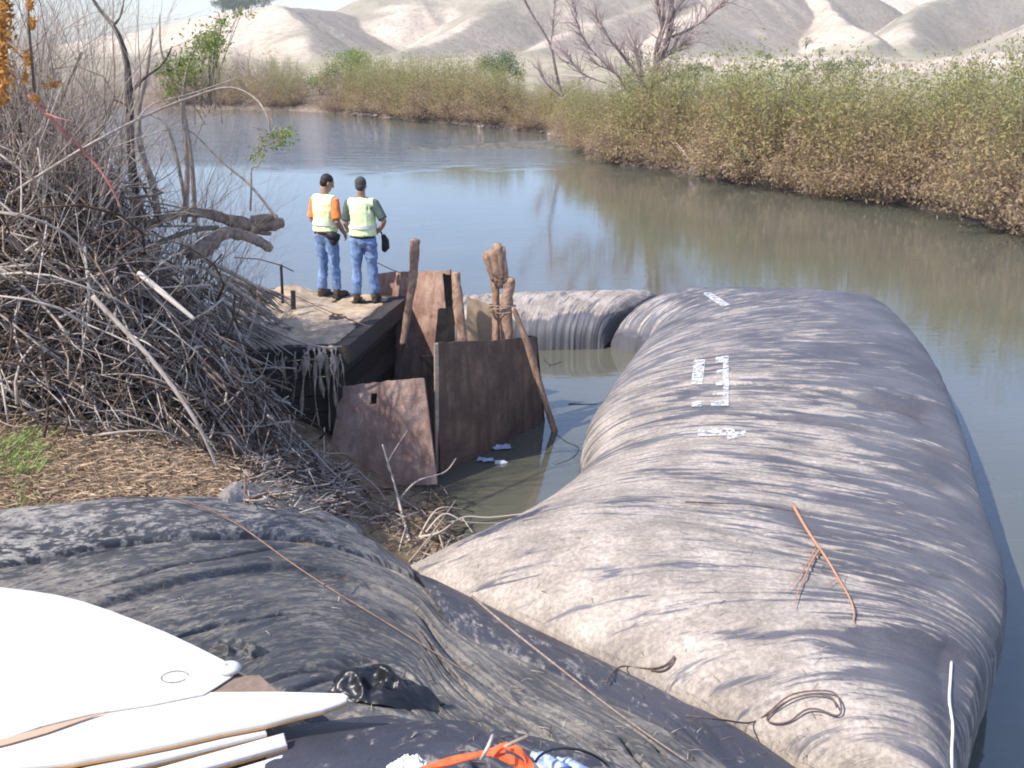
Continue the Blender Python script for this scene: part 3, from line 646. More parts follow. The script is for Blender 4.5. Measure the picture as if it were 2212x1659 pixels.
def plate(name, mat, tl, tr, br, bl, th, label, cat, hole=None, bulge=0., group=None, seed=1, parent=None, n=40):
    tl, tr, br, bl = map(Vector, (tl, tr, br, bl)); nn = ((tr-tl).cross(bl-tl)).normalized()
    if nn.y > 0: nn = -nn
    bm = bmesh.new(); V = {}
    for i in range(n+1):
        for j in range(n+1):
            u, v = i/n, j/n; p = tl*(1-u)*(1-v)+tr*u*(1-v)+br*u*v+bl*(1-u)*v
            p = p+nn*(bulge*math.sin(math.pi*u)*math.sin(math.pi*v)+.012*float(fbm(np.array([u*3.]), np.array([v*3.]), seed)[0]))
            e = 0.02*float(fbm(np.array([u*9.]), np.array([v*9.]), seed+4)[0])
            if v == 0: p = p+(tl-bl).normalized()*e
            if v == 1: p = p+(tl-bl).normalized()*e*2
            V[i, j] = bm.verts.new(p)
    for i in range(n):
        for j in range(n):
            if hole and hole[0] <= i/n < hole[1] and hole[2] <= j/n < hole[3]: continue
            bm.faces.new((V[i, j], V[i, j+1], V[i+1, j+1], V[i+1, j]))
    bm.normal_update(); bmesh.ops.solidify(bm, geom=bm.faces[:], thickness=th); bmesh.ops.recalc_face_normals(bm, faces=bm.faces[:])
    me = bpy.data.meshes.new(name); bm.to_mesh(me); bm.free(); me.materials.append(mat)
    o = bpy.data.objects.new(name, me); COL.objects.link(o)
    if parent: o.parent = parent
    elif label: tag(o, label, cat, group)
    return o
G_P = 'rusty steel plates of the old intake'
p1l, p1r = un(952, 1030, 0), un(1173, 912, 0)
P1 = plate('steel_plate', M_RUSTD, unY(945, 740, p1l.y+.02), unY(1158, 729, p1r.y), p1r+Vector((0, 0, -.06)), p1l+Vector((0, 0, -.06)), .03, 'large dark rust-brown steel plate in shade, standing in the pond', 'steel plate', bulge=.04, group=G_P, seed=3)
m = MB(); a_ = unY(942, 742, p1l.y-.03); b_ = un(944, 1018, .05); beam(m, a_, b_, .045, .045, .6); e = m.build('edge_angle', simple('pale_rust', (.30, .22, .17), (.48, .38, .30), 14), smooth=False); e.parent = P1
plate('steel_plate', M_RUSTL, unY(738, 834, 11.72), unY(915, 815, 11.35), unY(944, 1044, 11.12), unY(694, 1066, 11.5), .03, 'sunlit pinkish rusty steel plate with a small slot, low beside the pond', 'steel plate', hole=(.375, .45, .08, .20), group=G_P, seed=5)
bpl = [unY(812, 590, 14.75), unY(972, 584, 13.75), unY(982, 790, 13.35), unY(800, 770, 14.3)]
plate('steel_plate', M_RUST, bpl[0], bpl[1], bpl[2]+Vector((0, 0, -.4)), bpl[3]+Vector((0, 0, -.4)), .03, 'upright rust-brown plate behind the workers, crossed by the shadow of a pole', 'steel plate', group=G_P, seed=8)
plate('wooden_sheet', M_PALEWOOD, unY(1008, 640, 13.5), unY(1088, 668, 13.5), unY(1090, 745, 13.5), unY(1008, 760, 13.5), .025, 'pale plywood sheet standing between the wooden poles', 'plywood sheet', seed=9, n=16)
for (a, b, c_, d, Y, lab) in [((956,592),(976,594),(984,700),(966,690),13.15,'narrow dark timber board leaning at the right edge of the upright plate'), ((946,668),(980,662),(984,762),(940,740),12.75,'short dark timber board just above the big dark plate')]:
    plate('timber_board', M_DARKTIM, unY(*a, Y), unY(*b, Y), unY(*c_, Y-.1), unY(*d, Y-.1), .05, lab, 'board', seed=2, n=8)
plate('timber_board', M_DARKTIM, unY(1142, 726, 13.45), unY(1160, 727, 13.5), unY(1178, 912, 13.45), unY(1160, 915, 13.4), .06, 'dark timber strip at the right edge of the big dark plate', 'board', seed=4, n=8)

for k, (x0, x1) in enumerate(((905, 932), (928, 956))):  # boards added to darken the gap, which holds only shade
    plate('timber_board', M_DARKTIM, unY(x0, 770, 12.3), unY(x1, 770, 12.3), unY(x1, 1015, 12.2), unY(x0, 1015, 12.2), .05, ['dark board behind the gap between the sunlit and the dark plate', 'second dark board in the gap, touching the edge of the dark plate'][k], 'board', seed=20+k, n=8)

# wooden poles
def pole(name, pts, rad, label, seed=0, mat=None, group='rough wooden poles of the old intake', n=26, knob=.18):
    P = smooth_pts(pts, n); r_ = np.interp(np.linspace(0, 1, n), np.linspace(0, 1, len(rad)), rad); mb = MB(); sides = 11; rings = []
    for i, p in enumerate(P):
        d = (P[min(i+1, n-1)]-P[max(i-1, 0)]).normalized(); a = d.cross(Vector((0, 1, .1))).normalized(); b = d.cross(a)
        ring = []
        for k in range(sides):
            an = 2*math.pi*k/sides; rr_ = r_[i]*(1+knob*float(fbm(np.array([k*1.1+seed*9]), np.array([i*.45]), seed)[0])*1.6)
            if i in (0, n-1): rr_ *= .82
            ring.append(p+a*rr_*math.cos(an)+b*rr_*math.sin(an))
        rings.append(ring)
    mb.loft(rings, [random.uniform(.25, .75) for _ in range(n*sides)])
    return tag(mb.build(name, mat or M_POLE), label, 'pole', group)
pole('wooden_pole', [unY(897, 517, 12.95), unY(893, 580, 12.95), unY(884, 650, 12.9), unY(870, 745, 12.85)], [.068, .062, .055, .062, .048, .05, .045], 'tall leaning pole in front of the upright rusty plate, nearest the workers', 3)
pole('wooden_pole', [unY(984, 588, 12.7), unY(989, 650, 12.6), unY(1001, 752, 12.5)], [.06, .058, .066, .078, .066, .08], 'knotty pole between the upright plate and the plywood sheet', 5)
pole('wooden_pole', [unY(1065, 585, 13.25), unY(1071, 650, 13.2), unY(1071, 745, 13.1)], [.05, .055, .05, .06], 'thinner pole of the wired pair, carrying the tilted bundle', 7)
pole('wooden_pole', [unY(1104, 600, 13.05), unY(1094, 660, 13.05), unY(1098, 760, 13.0)], [.058, .07, .082, .085, .084, .07], 'thicker pole of the wired pair, rising out of the big dark plate', 9)
pole('wooden_pole', [unY(1108, 664, 12.85), unY(1140, 745, 12.9), unY(1172, 850, 12.95), un(1203, 945, -.1)], [.03, .04, .052, .05, .045, .05], 'long slanting pole with its foot in the pond', 11, M_RED if False else M_POLE)
# bundle of broken stakes tied on top
bd = empty('stake_bundle', unY(1080, 590, 13.1), 'tilted bundle of broken stakes tied on top of the pole pair', 'stake bundle')
for k, (tx, ty, bx_, by_, r_) in enumerate([(1047, 549, 1068, 606, .05), (1058, 540, 1076, 616, .06), (1074, 527, 1086, 606, .06), (1084, 534, 1092, 612, .05), (1066, 538, 1080, 622, .06)]):
    m = MB(); a, b = unY(tx, ty, 13.05+.03*(k % 2)), unY(bx_, by_, 13.08); P = [b.lerp(a, i/7)+Vector((random.uniform(-.008, .008), 0, 0)) for i in range(8)]
    m.tube(P, [r_*f for f in (.8, .95, 1, .98, 1.05, 1, 1.05, 1.0)], 8, [random.uniform(.3, .8) for _ in range(64)]); m.build('stake', M_POLE, bd)
for py, px, rr_ in ((590, 1078, .10), (604, 1084, .09)):
    m = MB(); c = unY(px, py, 13.07); m.tube([c+Vector((math.cos(a)*rr_, math.sin(a)*rr_, .02*math.sin(a*2)+.03*math.cos(a))) for a in np.linspace(0, 6.3, 20)], .008, 4, .3); m.build('tie_wire', M_WIRE, bd)
m = MB(); c = unY(1084, 668, 13.1)
for s in (0, .035, .06): m.tube([c+Vector((math.cos(a)*.19, math.sin(a)*.13-.02, s+.02*math.sin(a+s*60))) for a in np.linspace(0, 6.3, 26)], .009, 4, .8)
tag(m.build('rope_tie', M_WEATH), 'grey rope looped round the wired pair of poles', 'rope')
# thin rods and wires near the workers
m = MB(); m.tube([unY(607, 572, 13.4), unY(611, 655, 13.35)], .022, 6, .2); m.tube([unY(505, 556, 13.5), unY(560, 560, 13.45), unY(607, 573, 13.4), unY(634, 586, 13.35)], .008, 5, .2)
tag(m.build('iron_rod', M_DARKTIM), 'dark upright iron rod with a thin wire crossing its top, left of the workers', 'rod')
m = MB(); m.tube(smooth_pts([unY(812, 566, 14.2), unY(845, 582, 14.3), unY(872, 592, 14.4)], 10), .006, 4, .2)
tag(m.build('guy_wire', M_DARKTIM), 'thin dark wire from the right worker down to the upright plate', 'wire')
m = MB(); m.tube(smooth_pts([un(640, 640, 1.80), un(700, 668, 1.75), un(770, 696, 1.75), un(800, 706, 1.72)], 14), .008, 4, .3)
tag(m.build('long_stick', M_POLE), 'thin stick lying across the sandy platform top', 'stick')
m = MB(); beam(m, unY(633, 628, 13.2), unY(634, 668, 13.1), .06, .05, .1); tag(m.build('timber_stub', M_DARKTIM, smooth=False), 'short black timber stub standing at the left of the sandy platform', 'timber stub')
# debris hanging over the platform front
def shred(mb, pts, w_, t):
    P = smooth_pts(pts, 16); mb.tube(P, [w_*(.7+.5*math.sin(i*.9+w_*50))*(1-.8*(i/15)**2) for i in range(16)], 7, [min(1, max(0, t+random.uniform(-.2, .2))) for _ in range(16*7)])
m = MB()
for (x0, x1, y1, w_) in [(612, 606, 850, .03), (640, 632, 872, .03), (655, 672, 800, .05), (668, 650, 905, .055), (688, 700, 860, .06), (700, 712, 930, .035), (715, 725, 880, .045), (724, 728, 905, .03), (600, 585, 820, .02), (676, 690, 925, .03)]:
    Y = 11.62-(random.random()*.12); shred(m, [unY(x0, 752, Y+.2), unY((x0*.6+x1*.4), 775, Y), unY((x0+x1)/2+random.uniform(-6, 6), 760+(y1-760)*.55, Y-.05), unY(x1, y1, Y)], w_, .65)
for k in range(26):
    x0 = random.uniform(590, 735); Y = random.uniform(11.4, 11.8); y0 = random.uniform(745, 785); l = random.uniform(15, 90)
    shred(m, [unY(x0, y0, Y), unY(x0+random.uniform(-12, 12), y0+l*.4, Y-.05), unY(x0+random.uniform(-25, 25), y0+l, Y)], random.uniform(.006, .018), random.uniform(.3, .9))
tag(m.build('root_mat', M_STICK), 'grey-brown roots and rags hanging over the front edge of the platform', 'hanging roots')
twig_specs = [([(455, 800), (520, 802), (590, 794), (640, 796)], .018), ([(450, 740), (530, 790), (590, 850), (640, 905)], .012), ([(560, 700), (640, 735), (700, 750), (738, 748)], .02)]
for k, (pp, r_) in enumerate(twig_specs):
    m = MB(); m.tube(smooth_pts([unY(a, b, 11.1+k*.1) for a, b in pp], 18), [r_*(1-.5*i/17) for i in range(18)], 5, .8)
    tag(m.build('branch', M_STICK), ['pale horizontal branch crossing the dark gap below the platform', 'thin branch slanting down the dark gap below the platform', 'stick lying along the front edge of the platform'][k], 'branch')

# ------------------------------------------------------------------ sticks at the pond corner
def place_twig(name, segs, mat, label, cat, t=.7):
    m = MB()
    for pts, r_ in segs: m.tube(smooth_pts([un(*p) for p in pts], 20), [r_*(1-.6*i/19) for i in range(20)], 5, t)
    return tag(m.build(name, mat), label, cat)
place_twig('branch', [([(890,1190,.1),(868,1110,.25),(850,1040,.5),(826,960,.9)], .022), ([(862,1080,.3),(900,1040,.5),(960,1020,.5),(985,990,.6)], .013), ([(852,1030,.5),(838,1000,.75),(880,930,1.0)], .009)], M_STICK, 'pale forked dead branch standing at the corner of the pond', 'branch', .95)
place_twig('branch', [([(905,1160,.1),(950,1150,.15),(1000,1118,.12),(1060,1118,.05),(1145,1108,.02)], .018), ([(920,1150,.15),(960,1110,.3),(1010,1128,.2),(1090,1130,.06)], .012), ([(1000,1120,.12),(1020,1150,.1)], .008), ([(905,1160,.1),(945,1100,.35),(1000,1100,.25)], .012)], M_STICK, 'pale curved branch reaching out over the muddy pond water', 'branch', 1.)
place_twig('branch', [([(870,1230,.3),(920,1170,.3),(985,1080,.25)], .012), ([(900,1225,.3),(935,1170,.25)], .008)], M_STICK, 'straight grey twig slanting up from the tip of the dark fabric', 'branch', .75)
m = MB()
for k in range(240):
    px, py = random.uniform(740, 985), random.uniform(1030, 1225)
    if py < 1030+abs(px-900)*.4: continue
    p = un(px, py, 0); z = max(gz(p.x, p.y), -.05)
    p.z = z+random.uniform(.02, .14); p = un(px, py, p.z); a = random.uniform(0, 6.28); l = random.uniform(.06, .28); dv = Vector((math.cos(a), math.sin(a), random.uniform(-.3, .3)))*l
    m.tube([p-dv, p+Vector((0, 0, random.uniform(0, .04))), p+dv], random.uniform(.003, .010), 4, random.random())
tag(m.build('stick_litter', M_STICK), 'small sticks washed up in the corner of the pond', 'litter', kind='stuff')
place_twig('floating_twig', [([(1203,940,.0),(1225,955,.004),(1250,968,.004),(1235,990,.004),(1200,1003,.004)], .006)], M_DARKTIM, 'thin bent twig floating in the pond beside the slanting pole', 'twig', .3)
place_twig('floating_twig', [([(1175,776,.005),(1190,788,.006),(1215,780,.005)], .008), ([(1188,788,.005),(1186,795,.005)], .006)], M_DARKTIM, 'small dark twig floating in the pond nearest the far tube', 'twig', .3)
place_twig('floating_twig', [([(1228,873,.005),(1240,872,.008),(1262,873,.006),(1290,872,.006)], .010)], M_DARKTIM, 'dark twig floating in mid pond', 'twig', .3)
# litter in the water
m = MB(); c = un(1082, 1001, .0); m.loft([[c+Vector((x_*.9, math.cos(a)*r_, math.sin(a)*r_+.01)) for a in np.linspace(0, 6.2832, 11)[:-1]] for x_, r_ in ((-.09, .012), (-.085, .035), (0, .037), (.05, .034), (.08, .014), (.10, .014))])
tag(m.build('plastic_bottle', simple('clear_white_plastic', (.55, .58, .6), (.75, .78, .8), 10, .25)), 'small white plastic bottle floating below the big dark plate', 'bottle')
for px, py, s, lab in ((1048, 996, .10, 'grey scrap of plastic floating beside the white bottle'), (1075, 968, .16, 'bluish scrap of plastic bag floating against the foot of the big dark plate')):
    n = 14; a = np.linspace(-1, 1, n); Xn, Yn = np.meshgrid(a, a, indexing='ij'); c = un(px, py, 0)
    P = np.stack([c.x+Xn*s*(1+.3*fbm(Xn, Yn, 3)), c.y+Yn*s*.5*(1+.3*fbm(Xn, Yn, 8)), .012+.05*np.abs(fbm(Xn*2.5, Yn*2.5, 5))], -1)
    tag(grid_mesh('plastic_scrap', P, simple('film_plastic', (.3, .36, .45), (.5, .55, .62), 8, .3)), lab, 'plastic scrap')

# ------------------------------------------------------------------ bottom edge clutter: orange strap, white rag, cans
def gpt(px, py, z0):
    z = 1.8
    for _ in range(14): p = un(px, py, z); z = .5*z+.5*(gz(p.x, p.y)+z0)
    return p
M_STRAP = simple('orange_strap', (.80, .10, .03), (.90, .17, .06), 20, .6, .001)
def ribbon(mb, pts, w_, th=.004):
    P = smooth_pts(pts, 40); rings = []
    for i, p in enumerate(P):
        d = (P[min(i+1, 39)]-P[max(i-1, 0)]).normalized(); up = Vector((0, .35*math.sin(i*.3), 1)); s = d.cross(up).normalized(); n = s.cross(d)
        rings.append([p+s*w_+n*th, p+s*w_-n*th, p-s*w_-n*th, p-s*w_+n*th])
    mb.loft(rings)
m = MB(); ribbon(m, [gpt(880, 1672, .30), gpt(960, 1648, .33), gpt(1040, 1628, .37), gpt(1090, 1618, .40)], .017)
ribbon(m, [gpt(1050, 1624, .40), gpt(1100, 1640, .40), gpt(1145, 1665, .38), gpt(1200, 1700, .34)], .018)
ribbon(m, [gpt(1060, 1632, .41), gpt(1085, 1612, .44), gpt(1120, 1622, .44), gpt(1140, 1645, .41), gpt(1150, 1680, .36)], .015)
tag(m.build('orange_strap', M_STRAP, smooth=False), 'bright orange-red webbing strap folded over at the bottom edge', 'strap')
n = 50; a = np.linspace(-1, 1, n); Xn, Yn = np.meshgrid(a, a, indexing='ij'); c = gpt(885, 1655, .28)
P = np.stack([c.x+.10*Xn*(1+.4*fbm(Xn*2, Yn*2, 2)), c.y+.07*Yn*(1+.4*fbm(Xn*2, Yn*2, 4)), c.z-.05+.09*np.clip(1-Xn**2-Yn**2, 0, 1)*(.6+np.abs(fbm(Xn*3, Yn*3, 6)))+.03*ridged(Xn*2, Yn*2, 7)], -1)
tag(grid_mesh('white_rag', P, simple('white_cloth', (.68, .66, .64), (.80, .79, .78), 6, .9)), 'crumpled white rag beside the orange strap', 'rag')
M_CAN = simple('blue_white_label', (.12, .2, .42), (.62, .66, .72), 22, .35, .001)
for px, py, dxx, lab in ((1185, 1648, .0, 'blue and white crushed bottle just right of the orange strap'), (1240, 1660, .02, 'pale blue crushed bottle under the dark cable at the bottom edge')):
    c = gpt(px, py, .30); m = MB(); d = Vector((.8, -.5, -.12)).normalized(); s = d.orthogonal().normalized(); b = d.cross(s)
    m.loft([[c+d*x_+(s*math.cos(a)+b*math.sin(a))*r_*(1+.12*math.sin(a*3+x_*90)) for a in np.linspace(0, 6.2832, 15)[:-1]] for x_, r_ in ((-.085, .004), (-.085, .012), (-.065, .014), (-.045, .03), (-.02, .032), (-.015, .028), (-.01, .032), (.03, .031), (.035, .027), (.04, .032), (.08, .031), (.085, .02))])
    tag(m.build('plastic_bottle', M_CAN), lab, 'bottle', 'crushed bottles at the bottom edge')
m = MB(); m.tube(smooth_pts([gpt(1150, 1690, .3), gpt(1160, 1640, .36), gpt(1200, 1618, .38), gpt(1260, 1622, .36), gpt(1310, 1650, .3), gpt(1330, 1690, .26)], 30), .006, 6, .2)
tag(m.build('cable', M_PLASTIC), 'dark cable arching over the crushed bottles', 'cable')
m = MB(); m.tube(smooth_pts([gpt(1128, 1700, .33), gpt(1150, 1655, .38), gpt(1185, 1672, .36)], 12), .014, 7, .9); tag(m.build('wood_handle', M_PALEWOOD), 'short pale wooden handle behind the orange strap', 'handle')
m = MB(); m.tube([gpt(1040, 1640, .42), gpt(1055, 1612, .5), gpt(1065, 1588, .52)], .008, 5, .9); tag(m.build('branch', M_STICK), 'pale grey twig sticking up behind the orange strap', 'branch')
m = MB(); m.tube([gpt(1075, 1622, .42), gpt(1105, 1605, .46), gpt(1140, 1590, .5)], .008, 5, .6); tag(m.build('branch', M_STICK), 'brown twig slanting away to the right behind the orange strap', 'branch')

# ------------------------------------------------------------------ people
M_SKIN = simple('skin', (.34, .19, .13), (.40, .235, .165), 12, .6, .0005)
M_HAIR = simple('dark_hair', (.015, .012, .01), (.03, .025, .02), 60, .6, .002)
M_CAPG = simple('grey_short_hair', (.045, .045, .045), (.08, .078, .075), 60, .8, .002)
mj = NT('blue_denim'); qj = mj.noise(9, 5, stretch=(1, 1, .5)); M_JEAN = mj.fin(mj.ramp(qj, [(.35, (.10, .17, .32)), (.65, (.24, .34, .55))]), .85, qj, .012, .8, .2)
M_VEST = simple('lime_vest', (.74, .88, .42), (.80, .90, .55), 10, .7, .004)
M_STRIPE = simple('silver_band', (.66, .68, .66), (.74, .75, .73), 10, .4, .001)
M_OSHIRT = simple('orange_shirt', (.80, .20, .05), (.90, .28, .09), 10, .8, .004)
M_GSHIRT = simple('dark_green_shirt', (.045, .075, .06), (.10, .12, .11), 10, .8, .004)
M_BOOT = simple('brown_boots', (.05, .035, .025), (.13, .09, .065), 16, .7, .002)
M_BELT = simple('black_nylon', (.012, .012, .014), (.03, .03, .03), 16, .6, .001)
def ell(c, rx, ry, yaw=0, n=18, lean=0):
    c = Vector(c); return [c+Vector((math.cos(a)*rx*math.cos(yaw)-math.sin(a)*ry*math.sin(yaw), math.cos(a)*rx*math.sin(yaw)+math.sin(a)*ry*math.cos(yaw), 0)) for a in np.linspace(0, 2*math.pi, n+1)[:-1]]
def remesh(mb, name, mat, parent, vox, smooth=2, wrinkle=0, seed=1):
    mb.t = [.5]*len(mb.v); o = mb.build(name, mat)
    r_ = o.modifiers.new('r', 'REMESH'); r_.mode = 'VOXEL'; r_.voxel_size = vox
    s_ = o.modifiers.new('s', 'SMOOTH'); s_.iterations = smooth; s_.factor = .5
    dg = bpy.context.evaluated_depsgraph_get(); me = bpy.data.meshes.new_from_object(o.evaluated_get(dg)); o.modifiers.clear(); o.data = me
    me.materials.clear(); me.materials.append(mat); me.polygons.foreach_set('use_smooth', [True]*len(me.polygons))
    if wrinkle:
        co = np.array([v.co for v in me.vertices]); no = np.array([v.normal for v in me.vertices])
        d = wrinkle*(ridged(co[:, 2]*9+co[:, 0]*5, co[:, 0]*6+co[:, 1]*6, seed)-.3); co += no*d[:, None]; me.vertices.foreach_set('co', co.ravel()); me.update()
    if parent: o.parent = parent
    return o
def person(loc, rz, label, shirt, hair, pose, scale=1.0, group=None, seed=1):
    """local frame: x right, y where the body faces, z up"""
    root = empty('person', loc, label, 'person', group, rz); root.scale = (scale,)*3
    P = pose; B = MB()
    # torso, neck
    ln = P.get('lean', 0)
    def tc(z): return Vector((0, ln*(z-.95), z))
    B.loft([ell(tc(z), a, b) for z, a, b in ((.86, .13, .09), (.92, .165, .115), (1.0, .16, .11), (1.1, .145, .105), (1.22, .16, .11), (1.34, .178, .115), (1.42, .175, .105), (1.47, .12, .085), (1.50, .06, .06), (1.58, .055, .058))])
    # legs and feet
    legs = []
    for s in (-1, 1):
        hip, kn, an = Vector((s*.09, 0, .92)), Vector(P['knee'][s]), Vector(P['ankle'][s]); legs.append((s, hip, kn, an))
        B.tube([hip, hip.lerp(kn, .5), kn, kn.lerp(an, .35), kn.lerp(an, .8), an], [.088, .075, .056, .056, .042, .04], 12)
        B.tube([an+Vector((0, -.04, -.02)), an+Vector((s*.01, .05, -.045)), an+Vector((s*.02, .15, -.06)), an+Vector((s*.02, .19, -.065))], [.035, .04, .036, .02], 10)
    # arms and hands with five fingers
    arms = []
    for s in (-1, 1):
        sh, el, wr = Vector((s*.185, ln*.45, 1.41)), Vector(P['elbow'][s]), Vector(P['wrist'][s]); hd = Vector(P['hand'][s]).normalized()
        B.tube([Vector((s*.10, ln*.47, 1.42)), sh, sh.lerp(el, .4), el, el.lerp(wr, .35), wr], [.06, .058, .05, .04, .04, .027], 12)
        pn = hd.cross((wr-el).normalized().cross(hd)+Vector((.01, .02, s*.9))).normalized(); sd_ = hd.cross(pn).normalized()
        pm = wr+hd*.05
        rot = Matrix((sd_, hd, pn)).transposed(); B.ellipsoid(pm, (.042, .058, .018), 12, 8, rot=rot)
        for f, (off, ln_) in enumerate(((-.030, .065), (-.010, .078), (.011, .072), (.031, .055))):
            a = wr+hd*.085+sd_*off; b = a+hd*ln_*.5-pn*.008; c = b+hd*ln_*.35-pn*ln_*.35; B.tube([a-hd*.02, a, b, c, c+hd*.005-pn*.012], [.010, .0095, .009, .008, .006], 7)
        a = wr+hd*.02+sd_*(-.035); B.tube([a, a-sd_*.03+hd*.02, a-sd_*.042+hd*.05-pn*.01, a-sd_*.04+hd*.068-pn*.016], [.013, .012, .011, .008], 7)
        arms.append((s, sh, el, wr))
    # head
    hc = Vector(P['head']); hr_ = Matrix.Rotation(P['yaw'], 3, 'Z') @ Matrix.Rotation(-P['nod'], 3, 'X')
    H = lambda x, y, z: hc+hr_ @ Vector((x, y, z))
    B.tube([tc(1.50), H(0, -.02, -.06)], [.058, .055], 12)
    B.ellipsoid(hc+hr_ @ Vector((0, -.008, .03)), (.074, .094, .092), 18, 12, rot=hr_)
    B.ellipsoid(H(0, .022, -.035), (.056, .066, .078), 16, 10, rot=hr_)
    B.tube([H(0, .088, .03), H(0, .108, -.005), H(0, .112, -.016), H(0, .088, -.024)], [.008, .012, .015, .008], 8)      # nose
    B.tube([H(-.022, .083, -.050), H(0, .093, -.050), H(.022, .083, -.050)], [.005, .009, .005], 6)                       # lips
    B.ellipsoid(H(0, .072, -.085), (.026, .022, .018), 8, 6); B.tube([H(-.05, .075, .042), H(0, .092, .045), H(.05, .075, .042)], [.008, .010, .008], 6)
    for s in (-1, 1): B.ellipsoid(H(s*.076, -.005, -.005), (.010, .02, .032), 8, 6, rot=hr_)
    remesh(B, 'body', M_SKIN, root, .0085, 2)
    for s in (-1, 1):
        E_ = MB(); E_.ellipsoid(H(s*.03, .078, .018), (.011, .009, .007), 8, 6, rot=hr_); E_.build('eye', M_BELT).parent = root
    hm = MB(); hm.ellipsoid(H(0, -.018, .045), (.081, .096, .088), 20, 14, rot=hr_); hm.ellipsoid(H(0, -.045, -.005), (.074, .062, .068), 16, 10, rot=hr_)
    remesh(hm, 'hair', hair, root, .012, 1, .004, seed)
    # jeans
    J = MB(); J.loft([ell((0, 0, z), a, b) for z, a, b in ((.80, .10, .08), (.86, .165, .115), (.93, .178, .128), (1.0, .168, .12))])
    for s, hip, kn, an in legs: J.tube([hip+Vector((s*.005, -.005, -.0)), hip.lerp(kn, .5), kn, kn.lerp(an, .5), kn.lerp(an, .93)], [.104, .092, .074, .07, .068], 14)
    remesh(J, 'jeans', M_JEAN, root, .012, 2, .019, seed)
    for s, hip, kn, an in legs:
        bt = MB(); bt.tube([kn.lerp(an, .82), an+Vector((0, -.01, .02)), an+Vector((0, -.02, -.03))], [.052, .052, .05], 12)
        bt.tube([an+Vector((0, -.055, -.045)), an+Vector((s*.01, .04, -.04)), an+Vector((s*.02, .13, -.05)), an+Vector((s*.022, .20, -.058))], [.042, .048, .046, .03], 12)
        bo = remesh(bt, 'boot', M_BOOT, root, .011, 1)
        sm = MB(); sm.box(an+Vector((s*.012, .07, -.084)), (.092, .30, .022)); sm.build('sole', M_BELT).parent = bo
    # shirt with short sleeves
    S = MB(); S.loft([ell(tc(z), a+.012, b+.012) for z, a, b in ((.93, .17, .12), (1.0, .165, .118), (1.1, .155, .112), (1.22, .168, .118), (1.34, .182, .12), (1.42, .172, .108), (1.47, .12, .085), (1.50, .062, .062))])
    for s, sh, el, wr in arms: S.tube([Vector((s*.10, ln*.47, 1.42)), sh, sh.lerp(el, .45), sh.lerp(el, .86)], [.07, .074, .07, .07], 14)
    remesh(S, 'shirt', shirt, root, .012, 2, .008, seed)
    # sleeveless high visibility vest
    Vt = MB(); Vt.loft([ell(tc(z), a, b) for z, a, b in ((P.get('hem', .98), .198, .152), (1.05, .192, .15), (1.18, .188, .146), (1.30, .196, .148), (1.38, .196, .142), (1.435, .180, .128), (1.475, .135, .10), (1.50, .09, .082))])
    for s, sh, el, wr in arms: Vt.tube([Vector((s*.08, ln*.47, 1.41)), sh+Vector((-s*.005, 0, .0))], [.088, .086], 14)
    vo = remesh(Vt, 'vest', M_VEST, root, .011, 2, .014, seed+4)
    for z in (1.10,):
        bd_ = MB(); n = 40; a_ = [tc(z)+Vector((math.cos(t)*.206, math.sin(t)*.164, dz_)) for dz_ in (-.024, .024) for t in np.linspace(0, 2*math.pi, n+1)[:-1]]
        bd_.add(a_, [(k, (k+1) % n, n+(k+1) % n, n+k) for k in range(n)]); bd_.build('reflective_band', M_STRIPE).parent = vo
    be = MB(); be.loft([ell((0, 0, z), .184, .134) for z in (.945, .985)]); be.build('belt', M_BELT).parent = root
    return root
Z0 = ZP+.03
fa, fb = un(712, 641, Z0), un(791, 651, Z0)
pa_ = dict(lean=.05, knee={-1: (-.10, .02, .50), 1: (.11, .03, .50)}, ankle={-1: (-.12, -.02, .095), 1: (.14, .02, .095)},
    elbow={-1: (-.245, .0, 1.12), 1: (.25, -.02, 1.13)}, wrist={-1: (-.20, .16, .97), 1: (.22, .15, .94)}, hand={-1: (.5, .7, -.5), 1: (-.15, .6, -.7)}, head=(.02, .07, 1.655), yaw=R(-30), nod=R(26))
person(fa+Vector((0, 0, .0)), R(-30), 'worker in lime vest and orange shirt, looking down to his right', M_OSHIRT, M_HAIR, pa_, 1.0, seed=3)
pb_ = dict(lean=.03, knee={-1: (-.11, .0, .50), 1: (.11, .03, .50)}, ankle={-1: (-.125, -.03, .095), 1: (.125, .02, .095)}, hem=.97,
    elbow={-1: (-.235, -.04, 1.14), 1: (.325, -.05, 1.17)}, wrist={-1: (-.22, .13, .99), 1: (.215, .07, 1.01)}, hand={-1: (.75, .5, -.35), 1: (-.75, .45, -.3)}, head=(.0, .03, 1.655), yaw=R(-6), nod=R(12))
person(fb+Vector((0, 0, .0)), R(-4), 'worker in lime vest and dark green shirt, seen from behind', M_GSHIRT, M_CAPG, pb_, 1.0, seed=7)
# things they carry
def carried(x, y, z, name, mb, mat, label, cat): return tag(mb.build(name, mat), label, cat)
c = fb+Vector((.27, .12, .83)); m = MB(); m.tube([c+Vector((0, 0, .12)), c+Vector((.03, 0, .04)), c+Vector((.03, 0, -.06)), c+Vector((0, 0, -.12))], [.03, .055, .06, .03], 10); m.tube([c+Vector((0, 0, .1)), c+Vector((-.03, .02, .16))], .012, 6)
tag(m.build('carry_bag', M_BELT), 'black bag hanging from the right hand of the worker in the dark green shirt', 'bag')
c = fa+Vector((.13, -.14, .93)); m = MB(); m.tube([c+Vector((-.09, 0, .03)), c+Vector((0, 0, .0)), c+Vector((.09, .02, -.03))], [.05, .07, .05], 10); m.ellipsoid(c+Vector((.0, 0, -.07)), (.06, .045, .07), 10, 8)
tag(m.build('tool_pouch', M_BELT), 'black tool pouch on the back of the belt of the worker in the orange shirt', 'pouch')

